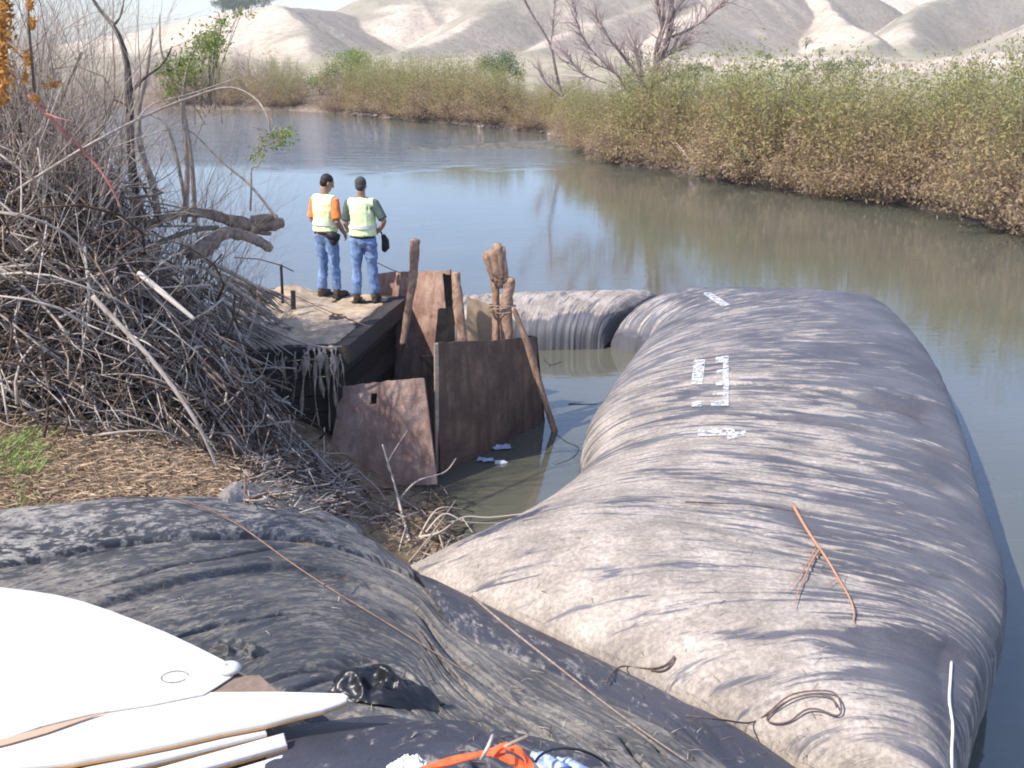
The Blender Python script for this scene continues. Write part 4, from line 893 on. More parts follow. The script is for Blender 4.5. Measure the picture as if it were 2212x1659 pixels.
# ------------------------------------------------------------------ brush pile
def heap_top(x):
    return np.interp(x, [-9, -7, -5, -4.2, -3.6, -3.0, -2.5, -2.1, -1.7], [4.6, 4.7, 4.5, 4.1, 3.4, 2.55, 1.7, .95, .5])
def heap_z(x, y):
    x = np.asarray(x, float); y = np.asarray(y, float); g0 = ground(x, y)
    yf = np.interp(x, [-8, -5, -3.6, -3.2, -2.6, -2.0, -1.6], [7.9, 7.7, 7.75, 7.9, 8.2, 8.8, 9.6]); q = np.clip((y-yf)/2.0, 0, 1); q = np.sin(q*math.pi/2)**.8
    yb = np.interp(x, [-8, -5, -4, -2], [13.5, 12.6, 11.3, 10.5]); q2 = np.clip((yb-y)/1.6, 0, 1); q2 = q2**.6
    return g0+(np.maximum(heap_top(x)-g0, 0))*q*q2*(.93+.12*fbm(x*1.3, y*1.3, 51))
hx = np.linspace(-9.5, -1.4, 100); hy = np.linspace(7.4, 13.6, 80); HXX, HYY = np.meshgrid(hx, hy, indexing='ij')
HZZ = np.maximum(heap_z(HXX, HYY)-.75, ground(HXX, HYY)-.1)+fbm(HXX*3, HYY*3, 55)*.12
m = MB(); rng = random.Random(5)
def stick(mb, c, n, L, r_, t, rnd, curl=1., sides=4, seg=7, tang=None):
    n = Vector(n); a = rnd.uniform(0, 6.28); d = Vector((math.cos(a), math.sin(a), rnd.gauss(0, .3)))
    d = d-n*d.dot(n)*.75
    if tang is not None: d = d*.6+Vector(tang)*1.0
    d.normalize(); k = rnd.gauss(0, .55)*curl; ax = n if rnd.random() < .6 else d.orthogonal(); ax = ax.normalized()
    pts = []; p = Vector(c)-d*L*.5; dd = Quaternion(ax, -k*.5*L) @ d; w1 = Vector((rnd.gauss(0, 1), rnd.gauss(0, 1), rnd.gauss(0, 1)))*.05
    for i in range(seg):
        pts.append(p.copy()); p = p+dd*(L/(seg-1)); dd = (Quaternion(ax, k*L/(seg-1)) @ dd+Vector((rnd.gauss(0, .07), rnd.gauss(0, .07), rnd.gauss(0, .07)))).normalized()
    mb.tube(pts, [r_*(1.1-.75*i/(seg-1)) for i in range(seg)], sides, [min(1, max(0, t+rnd.uniform(-.12, .12))) for _ in range(seg*sides)])
    return pts
N = 9500; xs = np.random.uniform(-8.2, -1.55, N); ys = 7.4+np.random.beta(1.2, 2.0, N)*5.4; zs = heap_z(xs, ys); e_ = .08
nxs = -(heap_z(xs+e_, ys)-heap_z(xs-e_, ys))/(2*e_); nys = -(heap_z(xs, ys+e_)-heap_z(xs, ys-e_))/(2*e_); gs = ground(xs, ys)
cnt = 0
for x, y, z, a, b, g_ in zip(xs, ys, zs, nxs, nys, gs):
    if z-g_ < .03: continue
    n = Vector((a, b, 1)).normalized(); dep = -abs(rng.gauss(0, .22))+rng.uniform(-.05, .10)
    big = rng.random(); L = rng.uniform(.35, 1.3) if big < .8 else rng.uniform(1.0, 2.2); L = min(L, (z-g_)*.9+.7)
    r_ = rng.uniform(.003, .008) if big < .80 else rng.uniform(.008, .015)
    stick(m, Vector((x, y, z))+n*dep, n, L, r_, rng.choice([.05, .2, .35, .5, .7, .95]), rng, 1.6 if big < .8 else 3.0, tang=(.35, -.3, -.5) if rng.random() < .35 else None); cnt += 1
# finer sprays sticking out of the top
for k in range(2300):
    x = rng.uniform(-8, -3.1); y = rng.uniform(8.5, 12); z = float(heap_z(np.array([x]), np.array([y]))[0]); L = rng.uniform(.6, 1.7)
    d = Vector((rng.gauss(.1, .45), rng.gauss(-.1, .4), rng.uniform(.4, 1))).normalized(); pts = []; p = Vector((x, y, z-.35)); L *= min(1, .35+(-3.0-x)*.5)
   
    for i in range(7): pts.append(p.copy()); p = p+d*L/6; d = (d+Vector((rng.gauss(0, .16), rng.gauss(0, .16), rng.gauss(-.05, .12)))).normalized()
    m.tube(pts, [rng.uniform(.0035, .008)*(1.1-.8*i/6) for i in range(7)], 3, rng.choice([.35, .6, .8, .95]))
bp = tag(m.build('brush_tangle', M_STICK), 'dense grey tangle of cut brush and roots heaped on the left bank', 'brush pile', kind='stuff')
core = grid_mesh('soil_core', np.stack([HXX, HYY, HZZ], -1), simple('dark_humus', (.02, .015, .012), (.06, .045, .035), 8, .95, .05)); core.parent = bp  # dark core added as painted shade for the inside of the pile
# bigger branches of the pile, each by itself
for k in range(75):
    x = rng.uniform(-7, -2.0); y = 7.6+rng.random()**1.3*3.4; z = float(heap_z(np.array([x]), np.array([y]))[0])
    if z-gz(x, y) < .15: continue
    a = float(heap_z(np.array([x+.1]), np.array([y]))[0])-z; b = float(heap_z(np.array([x]), np.array([y+.1]))[0])-z
    n = Vector((-a*10, -b*10, 1)).normalized(); mb = MB(); L = min(rng.uniform(.9, 2.4), (z-gz(x, y))*1.0+.9)
    pts = stick(mb, Vector((x, y, z))+n*rng.uniform(-.02, .12), n, L, rng.uniform(.010, .024), rng.uniform(.35, 1), rng, .9, 6, 12, tang=(.5, -.4, -.6) if rng.random() < .55 else None)
    for q in range(rng.randint(1, 4)):
        i = rng.randint(3, 9); d = (pts[i+1]-pts[i]).normalized(); s = (d+Vector((rng.gauss(0, .5), rng.gauss(0, .5), rng.gauss(0, .5)))).normalized(); l = rng.uniform(.25, .8)
        mb.tube([pts[i], pts[i]+s*l*.5, pts[i]+s*l+Vector((0, 0, rng.gauss(0, .08)))], [.010, .007, .003], 4, rng.uniform(.5, 1))
    tag(mb.build('branch', M_STICK), 'grey bare branch tangled in the '+('left part' if x < -5 else 'middle' if x < -3.4 else 'right flank')+' of the brush pile'+(', low down' if z < 2.9 else ', high up'), 'branch', 'large grey branches in the brush pile')
def limb(name, pts, rad, mat, label, cat, t=.6, extra=(), n=30, sides=9, knob=.0):
    mb = MB(); P = smooth_pts([unY(*p) for p in pts], n); r_ = np.interp(np.linspace(0, 1, n), np.linspace(0, 1, len(rad)), rad)
    mb.tube(P, [float(q)*(1+knob*math.sin(i*1.7)*.5+knob*random.uniform(-.5, .5)) for i, q in enumerate(r_)], sides, [min(1, max(0, t+random.uniform(-.2, .2))) for _ in range(n*sides)])
    for pp, r0_ in extra:
        Q = smooth_pts([unY(*p) for p in pp], 14); mb.tube(Q, [r0_*(1-.6*i/13) for i in range(14)], 6, t)
    return tag(mb.build(name, mat), label, cat)
limb('log', [(262,512,10.4),(320,486,10.8),(385,462,11.2),(450,462,11.6),(515,482,11.9),(560,486,12.1),(610,481,12.3)], [.03, .05, .045, .06, .085, .085, .075], M_STICK, 'thick gnarled grey log arching over the brush, its blunt end pointing at the workers', 'log', .45, extra=[([(545,478,12.0),(575,470,12.1),(598,468,12.2)], .075), ([(520,486,11.95),(560,500,12.1),(585,505,12.2)], .06)], knob=.25)
limb('log', [(405,545,11.0),(440,535,11.2),(480,505,11.5),(525,508,11.8),(560,522,12.0),(585,538,12.1)], [.09, .10, .075, .07, .065, .055], M_STICK, 'short forked stump piece with a pale cut end just below the gnarled log', 'stump', .55, knob=.2)
limb('branch', [(330,530,10.5),(385,508,10.9),(430,495,11.2),(470,492,11.5)], [.03, .028, .03, .03], M_TREE, 'dark curved stick below the gnarled log', 'branch', .4)
limb('branch', [(60,205,8.6),(139,285,8.7),(185,331,8.8),(232,390,8.8),(262,450,8.8)], [.008, .017, .013, .013, .007], simple('coral_red_bark', (.30, .09, .08), (.48, .21, .17), 9), 'coral red stem slanting down through the upper left of the brush', 'branch', .8, extra=[([(100,245,8.6),(130,256,8.5),(160,262,8.5)], .007)])
limb('branch', [(20,420,8.6),(179,321,8.8),(298,258,9.2),(400,215,9.6),(490,189,9.8),(545,208,9.8),(575,245,9.7),(585,283,9.7)], [.012, .013, .012, .011, .010, .009, .008, .005], M_STICK, 'long pale branch arching over the brush and drooping toward the river', 'branch', .7, extra=[([(298,258,9.2),(330,225,9.3),(420,200,9.5),(520,165,9.5)], .007)])
limb('branch', [(200,640,8.1),(330,780,8.0),(420,905,7.9),(470,1010,7.9)], [.022, .02, .018, .012], M_STICK, 'long straight brown stick slanting down the front of the brush pile', 'branch', .75)
for k, (pp, r_, lab) in enumerate([([(300,590,9.0),(360,640,8.9),(420,690,8.9)], .03, 'pale freshly split stick near the middle of the brush pile'), ([(440,560,10.9),(520,600,11.8),(590,640,12.9)], .028, 'uppermost pale stick fanned toward the platform'), ([(450,585,10.9),(530,640,11.6),(585,680,12.4)], .032, 'middle pale stick fanned toward the platform'),
        ([(440,620,10.7),(510,670,11.3),(575,715,11.9)], .026, 'pale stick under the two fanned toward the platform'), ([(430,650,10.5),(490,705,11.0),(555,742,11.6)], .03, 'lowest pale stick fanned toward the platform, above the dark gap')]):
    limb('branch', pp, [r_, r_*.9, r_*.6], M_PALEWOOD if k == 0 else M_STICK, lab, 'branch', 1., n=16)
m = MB()
for k in range(260):   # bleached splinters fanning down the right flank
    x, y = rng.uniform(430, 560), rng.uniform(560, 730); y = max(y, 575+(x-430)*.35); Y = 13.1-(y-560)/170*1.7+(x-500)*.004+rng.uniform(-.2, .1); l = rng.uniform(35, 95); a = R(rng.uniform(18, 48))
    P = [unY(x, y, Y), unY(x+l*.5*math.cos(a), y+l*.5*math.sin(a)-3, Y-.1), unY(x+l*math.cos(a), y+l*math.sin(a), Y-.2)]
    m.tube(P, [rng.uniform(.006, .016), .010, .004], 4, rng.uniform(.5, 1))
for k in range(1500):   # small twig heap at the foot of the pile
    px = rng.uniform(520, 760); py = rng.uniform(940, 1120)
    if py < 945+abs(px-610)*.55 or py > 1150-(760-px)*.25: continue
    z = 1.; 
    for _ in range(6): p = un(px, py, z); z = gz(p.x, p.y)+.06
    p = un(px, py, z+rng.uniform(0, .12)); a = rng.uniform(0, 6.28); l = rng.uniform(.05, .26); dv = Vector((math.cos(a), math.sin(a), rng.uniform(-.5, .4)))*l
    m.tube([p-dv, p+Vector((0, 0, rng.uniform(0, .05))), p+dv], rng.uniform(.003, .010), 4, rng.random())
tag(m.build('twig_tangle', M_STICK), 'bleached splinters and small twigs along the right flank of the brush pile', 'brush', kind='stuff')

# ------------------------------------------------------------------ trees
def grow(mb, lm, p, d, L, r_, depth, rnd, spread=.6, up=.12, nb=3, leafn=0, leafs=.05, tmin=.3, tmax=.9, jit=.14, sides=5, taper=.45, tips=None):
    n = 6 if depth > 1 else 4; pts = []; q = Vector(p); dd = Vector(d).normalized()
    for i in range(n):
        pts.append(q.copy()); q = q+dd*L/(n-1); dd = (dd+Vector((rnd.gauss(0, jit), rnd.gauss(0, jit), rnd.gauss(0, jit)+up))).normalized()
    mb.tube(pts, [r_*(1-(1-taper)*i/(n-1)) for i in range(n)], sides if depth > 1 else 3, rnd.uniform(tmin, tmax), cap=depth > 2)
    if lm is not None and depth <= 1:
        for k in range(leafn): lm.leaf(pts[rnd.randint(1, n-1)]+Vector((rnd.gauss(0, .05), rnd.gauss(0, .05), rnd.gauss(0, .05)))*(1+leafs*6), leafs*rnd.uniform(.6, 1.3), rnd.random())
    if tips is not None and depth == 1: tips.append(pts[-1])
    if depth <= 0: return
    for k in range(nb+(1 if rnd.random() < .5 else 0)):
        f = rnd.uniform(.3, 1) if k else 1.; i = min(n-1, int(f*(n-1))); b = pts[i]; base = (pts[min(i+1, n-1)]-pts[max(i-1, 0)]).normalized()
        s = base.orthogonal().normalized(); s = Quaternion(base, rnd.uniform(0, 6.28)) @ s
        nd = (base+s*rnd.uniform(.35, 1)*spread*1.4).normalized()
        grow(mb, lm, b, nd, L*rnd.uniform(.55, .82), r_*(1-(1-taper)*f)*rnd.uniform(.5, .72), depth-1, rnd, spread, up, nb, leafn, leafs, tmin, tmax, jit, sides, taper, tips)
def tree(name, loc, L, r_, depth, label, mat, seed, d=(0, 0, 1), stems=1, cat='tree', group=None, leafmat_=None, leafn=0, leafs=.05, **kw):
    rnd = random.Random(seed); root = empty(name, loc, label, cat, group); mb = MB(); lm = MB() if leafmat_ else None
    mb.local = True
    for s in range(stems):
        dd = Vector(d)+(Vector((rnd.gauss(0, .35), rnd.gauss(0, .3), 0)) if stems > 1 else Vector())
        grow(mb, lm, (rnd.gauss(0, .12) if stems > 1 else 0, rnd.gauss(0, .12) if stems > 1 else 0, 0), dd, L*(rnd.uniform(.7, 1.1) if stems > 1 else 1), r_, depth, rnd, leafn=leafn, leafs=leafs, **kw)
    t = mb.build('trunk', mat, smooth=True); t.parent = root
    if lm and lm.v: l = lm.build('crown', leafmat_, smooth=False); l.parent = root
    return root
# saplings standing in and behind the brush pile
def gpos(px, Y, z=None): p = unY(px, 500, Y); return Vector((p.x, Y, max(gz(p.x, Y), -.1)-.05 if z is None else z))
limb('sapling', [(296,500,10.9),(290,400,10.9),(283,330,10.9),(281,240,10.9),(276,150,10.9),(262,90,10.9),(245,56,10.9),(215,20,10.9),(190,-20,10.9)], [.06, .05, .042, .04, .034, .026, .022, .018, .012], M_TREE, 'dark slender trunk rising from the middle of the brush to the sky', 'sapling', .12,
    extra=[([(283,200,10.9),(310,170,10.9),(350,140,10.9),(372,100,10.9)], .018), ([(245,56,10.9),(262,30,10.9),(270,-20,10.9)], .014), ([(281,230,10.9),(240,215,10.9),(215,232,10.9),(190,238,10.9)], .012), ([(290,370,10.9),(318,420,10.8),(345,480,10.8)], .02)])
for k, (pts, r_) in enumerate([([(398,480,11.6),(404,400,11.6),(402,320,11.6),(396,240,11.6),(402,160,11.6),(430,80,11.6)], .035), ([(420,480,11.8),(418,400,11.8),(408,300,11.8),(388,210,11.8),(350,120,11.8),(345,30,11.8)], .03), ([(345,490,11.4),(330,400,11.4),(305,320,11.4),(300,240,11.4),(318,150,11.4),(330,60,11.4)], .045), ([(402,450,11.9),(390,380,11.9),(374,310,11.9),(352,262,11.9),(300,240,11.9)], .025), ([(600,475,11.2),(540,400,11.2),(480,350,11.2),(420,290,11.2),(370,262,11.2)], .016), ([(541,455,11.5),(543,405,11.5),(544,364,11.5),(560,355,11.5),(575,300,11.5)], .012)]):
    limb('sapling', pts, [r_, r_*.9, r_*.7, r_*.5, r_*.2], M_STICK, ['pale willow stem left of the hanging leaves', 'forked willow stem curving up to the leaves', 'pale leaning trunk beside the dark slender trunk', 'thin stem bending left among the pale willow stems', 'thin dark stem slanting from the gnarled log up to the left', 'thin twig standing upright over the blunt end of the gnarled log'][k], 'sapling', .7)
G_W = 'bare willow saplings behind the brush pile'
for k, (px, Y, L, st) in enumerate([(-40, 9.2, 1.9, 7), (60, 9.8, 1.9, 7), (150, 10.6, 1.8, 6), (230, 10.2, 1.6, 5), (330, 11.2, 1.6, 5), (420, 11.6, 1.45, 5), (100, 12, 2.1, 7), (250, 12.2, 1.9, 6), (10, 13.5, 2.3, 6), (370, 12.6, 1.7, 5), (470, 11.8, .95, 3), (120, 9.4, 1.25, 6), (270, 11.0, 1.1, 5), (90, 9.0, 1.5, 7), (400, 10.6, 1.1, 5), (0, 10.6, 2.0, 7), (280, 11.8, 1.7, 6)]):
    g0 = gpos(px, Y); hz_ = float(heap_z(np.array([g0.x]), np.array([Y]))[0]); g0.z = max(g0.z, hz_-.9)
    tree('willow_sapling', g0, L, .022, 4, 'leafless grey willow sapling with fine twigs rising '+('at the left edge of' if px < 80 else 'above the middle of' if px < 255 else 'at the right of')+' the brush pile', M_STICK, 100+k, stems=st, cat='sapling', group=G_W, spread=.5, up=.07, nb=3, tmin=.3, tmax=.95)
# light green spring leaves
rnd = random.Random(3)
for lab, clumps in (('sapling twigs carrying fresh light green leaves above the brush', [(455, 90, 36, 34, 700), (400, 150, 34, 42, 640), (360, 150, 26, 30, 260), (478, 50, 20, 20, 120), (370, 195, 20, 26, 150), (520, 30, 30, 14, 80), (430, 110, 50, 50, 300)]),
        ('drooping leafy twig ends hanging over the river left of the workers', [(600, 300, 34, 26, 150), (560, 330, 18, 24, 60), (620, 290, 22, 16, 70)])):
    lm = MB(); sm_ = MB(); Y0 = 11.7 if clumps[0][0] < 540 else 10.4; hub = unY(clumps[0][0]-20, clumps[0][1]+(140 if Y0 > 11 else -18), Y0)
    for (px, py, w_, h_, n_l) in clumps:
        for k in range(n_l): lm.leaf(unY(rnd.gauss(px, w_*.5), rnd.gauss(py, h_*.5), Y0+rnd.gauss(0, .25)), rnd.uniform(.03, .065), rnd.random())
        for k in range(int(3+n_l/120)):
            sm_.tube(smooth_pts([hub+Vector((rnd.gauss(0, .12), 0, rnd.gauss(0, .1))), unY(px+rnd.gauss(0, w_*.3), py+rnd.gauss(0, h_*.3), Y0), unY(px+rnd.gauss(0, w_*.6), py+rnd.gauss(0, h_*.6), Y0)], 8), .005, 3, .6)
    sg = sm_.build('sapling', M_STICK); tag(sg, lab, 'sapling'); lo = lm.build('foliage', M_GREEN, smooth=False); lo.parent = sg
# orange-leaved branch along the left edge
lm = MB(); sm_ = MB(); sm_.tube([unY(-30, 300, 6.4), unY(-8, 150, 6.4), unY(5, -40, 6.4)], [.03, .025, .02], 7, .5); sm_.tube([unY(75, 200, 6.6), unY(62, 60, 6.6), unY(60, -30, 6.6)], [.01, .01, .01], 5, .5)
for k in range(1500):
    t = rnd.random(); py = -30+t*260; lm.leaf(unY(rnd.gauss(4-10*t, 13), py, 6.4+rnd.gauss(0, .06)), rnd.uniform(.03, .06), rnd.random()*(1-.3*t))
for (px, py, w_, h_, n_l) in [(64, 5, 7, 20, 130), (70, 48, 7, 14, 110), (58, 130, 8, 20, 100), (55, 165, 6, 16, 80), (115, 180, 20, 10, 60), (78, 215, 9, 8, 60)]:
    for k in range(n_l): lm.leaf(unY(rnd.gauss(px, w_*.5), rnd.gauss(py, h_*.5), 6.6+rnd.gauss(0, .04)), rnd.uniform(.02, .045), rnd.random())
sg = sm_.build('branch', M_TREE); tag(sg, 'branch with orange autumn leaves hanging down the left edge of the photo', 'branch'); lo = lm.build('foliage', M_ORANGE, smooth=False); lo.parent = sg

# ------------------------------------------------------------------ straw and grass
gm = MB(); rnd = random.Random(12)
for k in range(15000):
    px = rnd.uniform(-60, 540); py = rnd.uniform(880, 1125)
    p = un(px, py, 2.0); z = gz(p.x, p.y); p = un(px, py, z); z = gz(p.x, p.y)+rnd.uniform(.0, .05); green = rnd.random() < max(0, .5-abs(px-40)/200)*(1 if abs(py-985) < 45 else .12)
    a = rnd.uniform(0, 6.28); l = rnd.uniform(.04, .15); tl = rnd.uniform(.5, 1.3) if green else rnd.gauss(.05, .16)
    d = Vector((math.cos(a), math.sin(a), tl)).normalized()*l; s = Vector((-math.sin(a), math.cos(a), 0))*rnd.uniform(.0015, .0045)
    b = Vector((p.x, p.y, z)); gm.add([b-s, b+s, b+d*.6+s*.8+Vector((0, 0, .008)), b+d], [(0, 1, 2, 3)], 1.2 if green else rnd.uniform(0, .72))
tag(gm.build('straw_and_grass', M_GRASS, smooth=False), 'dry straw with a few green tufts on the left bank', 'grass', kind='stuff')

# ------------------------------------------------------------------ far bank thicket
rnd = random.Random(77)
def shrub_mesh(k, h=3.3, w=1.7, stems=130, leaves=9000):
    sm, lv = MB(), MB(); rs = random.Random(500+k)
    for s in range(stems):
        a = rs.uniform(0, 6.28); b = Vector((math.cos(a), math.sin(a), 0))*rs.uniform(0, w*.35); th = rs.random()**.75*1.45
        L = rs.uniform(.7, 1.0)/math.hypot(math.sin(th)/w, math.cos(th)/h); L = min(L, h*1.1); dr = Vector((math.cos(a)*math.sin(th), math.sin(a)*math.sin(th), math.cos(th)))
        e = b+dr*L+Vector((rs.gauss(0, .12), rs.gauss(0, .12), .1))
        pts = [b, b.lerp(e, .35)+Vector((0, 0, .18*L*.5)), b.lerp(e, .7)+Vector((rs.gauss(0, .08), rs.gauss(0, .08), .2*L*.5)), e]
        P = [Vector(q) for q in catmull([tuple(q) for q in pts], 8)]; sm.tube(P, [.009*(1.05-.85*i/7) for i in range(8)], 3, rs.uniform(.3, 1), cap=False)
        for j in range(int(leaves/stems)):
            f = .12+.80*rs.random()**.9; i = min(7, int(f*7.99)); p = P[i]+Vector((rs.gauss(0, .15), rs.gauss(0, .15), rs.gauss(0, .12)))
            p.z = max(p.z, .03); hh = p.z/h; lv.leaf(p, rs.uniform(.07, .13), hh*.85+rs.gauss(.12, .13))
    o1 = sm.build('stems', M_FTREE); o2 = lv.build('foliage', M_THICK, smooth=False); m1, m2 = o1.data, o2.data
    bpy.data.objects.remove(o1); bpy.data.objects.remove(o2); return m1, m2
types = [shrub_mesh(k) for k in range(5)]
def put_shrub(az_, e, s, k, label, group, zoff=0, sx=1.):
    r_ = float(r0(az_))+e; z = float(floor_z(np.array([az_]), np.array([r_]))[0])
    root = empty('willow_shrub', (r_*math.sin(az_), r_*math.cos(az_), z-.1+zoff), label, 'shrub', group, rnd.uniform(0, 6.28)); root.scale = (s*sx, s*sx, s)
    for nm, me in zip(('stems', 'foliage'), types[k]):
        o = bpy.data.objects.new(nm, me); COL.objects.link(o); o.parent = root
    return root
def azof(px, Yd=50): p = un(px, 300, 0); return math.atan2((px-1106)/FPX, math.cos(TH)+ (829.5-300)/FPX*math.sin(TH))
G_T = 'willow shrubs of the thicket on the far bank'
def thicket(px0, px1, rows, hs, lab, step=1.25):
    s = [un(a, b, 0) for a, b in shore_px]; az0, az1 = azof(px0), azof(px1); a = az0
    while a < az1:
        dr = float(r0(a+.001)-r0(a))/.001; ds = math.hypot(float(r0(a)), dr)
        for e in rows:
            if rnd.random() < .93: put_shrub(a+rnd.uniform(-.4, .4)*step/ds, e+rnd.uniform(-.35, .5), hs*rnd.uniform(.76, 1.16), rnd.randrange(5), lab+(', at the water' if e == rows[0] else ', behind the front row'), G_T)
        a += step/ds
thicket(735, 1125, (.6, 3.0, 5.6), 1.15, 'brownish green shrub in the thicket left of the bare trees', 2.1)
thicket(1130, 1400, (.5, 3.0), .80, 'low pinkish brown shrub round the foot of the cottonwood', 1.7)
thicket(1405, 2420, (.35, 2.5, 4.9), 1.36, 'olive-brown shrub in the tall thicket right of the cottonwood', 1.7)
thicket(430, 650, (1.2, 4.8), 1.3, 'grey-brown shrub on the distant shore left of the river bend', 3.0)
thicket(300, 720, (3.5,), .45, 'low dull shrub on the distant shore at the bend of the river', 4.0)
# overhanging waterline debris: stones and driftwood
for k in range(3):
    m = MB(); px0, px1 = [(760, 1270), (1270, 1900), (1900, 2300)][k]
    for j in range((110, 60, 24)[k]):
        a = azof(rnd.uniform(px0, px1)); r_ = float(r0(a))+rnd.uniform(-.15, .9); s = rnd.uniform(.05, .17); m.ellipsoid((r_*math.sin(a), r_*math.cos(a), rnd.uniform(0, .18)), (s*rnd.uniform(.8, 2), s, s*.5), 6, 4, t=rnd.random())
    tag(m.build('shore_debris', simple('pale_stone', (.16, .12, .10), (.55, .46, .40), .9, .9, .02)), ['pale stones and driftwood at the far waterline left of the cottonwood', 'dark and pale stones at the far waterline below the thicket', 'stones at the far waterline at the right edge'][k], 'stones', kind='stuff')
# bleached dead brush in the gap of the thicket
rt = MB(); c = un(1555, 384, 0)
for k in range(170):
    a = rnd.uniform(-1.2, 1.2); b = c+Vector((rnd.uniform(-1.2, 1.2), rnd.uniform(.2, 1.2), .2)); L = rnd.uniform(.5, 1.5); rt.tube([b, b+Vector((math.sin(a)*.5, -.2, .6))*L*.6, b+Vector((math.sin(a), -.3, .9))*L], [.022, .017, .008], 3, rnd.uniform(.85, 1))
tag(rt.build('dead_brush', wood('bleached_brush', (.3, .22, .2), (.68, .55, .52))), 'clump of bleached pinkish dead brush at the waterline in the thicket gap', 'dead brush')
# bare cottonwoods
def far_tree(px, py, e, L, r_, depth, label, seed, **kw):
    a = azof(px); R_ = float(r0(a))+e; loc = Vector((R_*math.sin(a), R_*math.cos(a), float(floor_z(np.array([a]), np.array([R_]))[0])-.1)); return loc
a = azof(1395); R_ = float(r0(a))+3.2; Yc = R_*math.cos(a)
def ctree(name, label, limbs, seed, twl=.75, nt=7, cat='tree', dep=2, mat=M_FTREE):
    root = empty(name, unY(*limbs[0][0][0]), label, cat); rs = random.Random(seed); mb = MB(); cw = MB()
    for pts, r1, r2 in limbs:
        P = smooth_pts([unY(*q) for q in pts], 16); mb.tube(P, [r1+(r2-r1)*i/15 for i in range(16)], 7, [rs.uniform(.0, .6) for _ in range(16*7)])
        for i in range(4, 16):
            for j in range(nt//3+(1 if rs.random() < (nt % 3)/3 else 0)):
                d = (P[min(i+1, 15)]-P[i-1]).normalized(); s = (d+Vector((rs.gauss(0, .6), rs.gauss(0, .6), rs.gauss(.15, .4)))).normalized()
                grow(cw, None, P[i], s, twl*rs.uniform(.5, 1.2), max(.028, (r1+(r2-r1)*i/15)*.4), dep, rs, .55, .06, 2, tmin=.3, tmax=1)
    t = mb.build('trunk', mat, root); c = cw.build('crown', M_HAZETWIG, root); return root
Y1 = Yc
ctree('bare_tree', 'big leafless cottonwood with forked dark trunks standing in the thicket', [([(1392,262,Y1),(1396,215,Y1),(1402,190,Y1),(1420,140,Y1),(1440,95,Y1),(1450,40,Y1),(1452,-60,Y1)], .24, .10), ([(1418,145,Y1),(1420,100,Y1),(1432,60,Y1),(1422,20,Y1),(1410,-50,Y1)], .15, .08), ([(1400,195,Y1),(1375,160,Y1),(1345,120,Y1),(1310,75,Y1),(1290,40,Y1)], .10, .03),
    ([(1400,200,Y1),(1386,170,Y1),(1380,130,Y1),(1372,100,Y1)], .09, .05), ([(1452,80,Y1),(1490,62,Y1),(1530,35,Y1),(1565,5,Y1)], .08, .03), ([(1425,135,Y1),(1450,115,Y1),(1475,98,Y1)], .05, .02), ([(1450,40,Y1),(1470,10,Y1),(1500,-40,Y1)], .06, .03), ([(1396,215,Y1),(1360,200,Y1),(1330,160,Y1),(1290,140,Y1)], .06, .02), ([(1330,160,Y1),(1280,110,Y1),(1250,60,Y1),(1240,10,Y1)], .03, .015), ([(1310,180,Y1),(1260,160,Y1),(1225,120,Y1)], .03, .012)], 3, 1.15, 8, dep=3)
a = azof(1230); Y2 = (float(r0(a))+2.0)*math.cos(a)
ctree('bare_tree', 'thin leaning leafless tree left of the big cottonwood', [([(1262,292,Y2),(1235,255,Y2),(1215,210,Y2),(1200,150,Y2),(1190,100,Y2),(1165,55,Y2),(1140,15,Y2),(1120,-40,Y2)], .11, .04), ([(1190,100,Y2),(1195,50,Y2),(1200,-20,Y2)], .06, .03), ([(1215,210,Y2),(1180,180,Y2),(1165,150,Y2)], .05, .02)], 5, .8, 6)
for k, (px, py, e, hpx, lab) in enumerate([(1010, 165, 14, 70, 'small leafless tree behind the brownish green thicket'), (880, 170, 22, 55, 'hazy grey leafless tree behind the left end of the thicket'), (590, 220, 5, 120, 'grey leafless tree on the distant shore behind the drooping branch'), (540, 215, 8, 130, 'tall grey leafless tree on the distant shore, left of the other'), (1290, 190, 7, 150, 'pinkish leafless tree between the leaning tree and the cottonwood'), (1240, 200, 9, 120, 'faint pinkish leafless tree behind the leaning tree'), (820, 165, 30, 40, 'low grey leafless tree beyond the light green shrub'), (940, 168, 18, 38, 'low leafless tree beside the hazy grey one'), (470, 215, 6, 110, 'grey leafless tree on the distant shore behind the green leaves'), (620, 225, 3, 70, 'low leafless tree at the point of the distant shore'), (650, 225, 7, 80, None), (575, 225, 3, 95, None), (510, 225, 3, 100, None), (440, 220, 4, 120, None), (400, 220, 8, 130, None), (360, 220, 4, 120, None), (680, 220, 10, 60, None), (555, 225, 12, 120, None), (605, 225, 10, 100, None), (320, 220, 6, 110, None)]):
    a = azof(px); R_ = float(r0(a))+e; loc = Vector((R_*math.sin(a), R_*math.cos(a), float(floor_z(np.array([a]), np.array([R_]))[0])-.2)); H_ = hpx/FPX*R_
    tree('bare_tree', loc, H_*.36, H_*.021, 5 if hpx > 90 else 4, lab or 'greyish pink leafless tree in the row on the distant shore, behind the brush', M_HAZETWIG, 300+k, stems=5, group=None if lab else 'leafless trees in a row on the distant shore', spread=.5, up=.08, nb=3, tmin=.4, tmax=1)
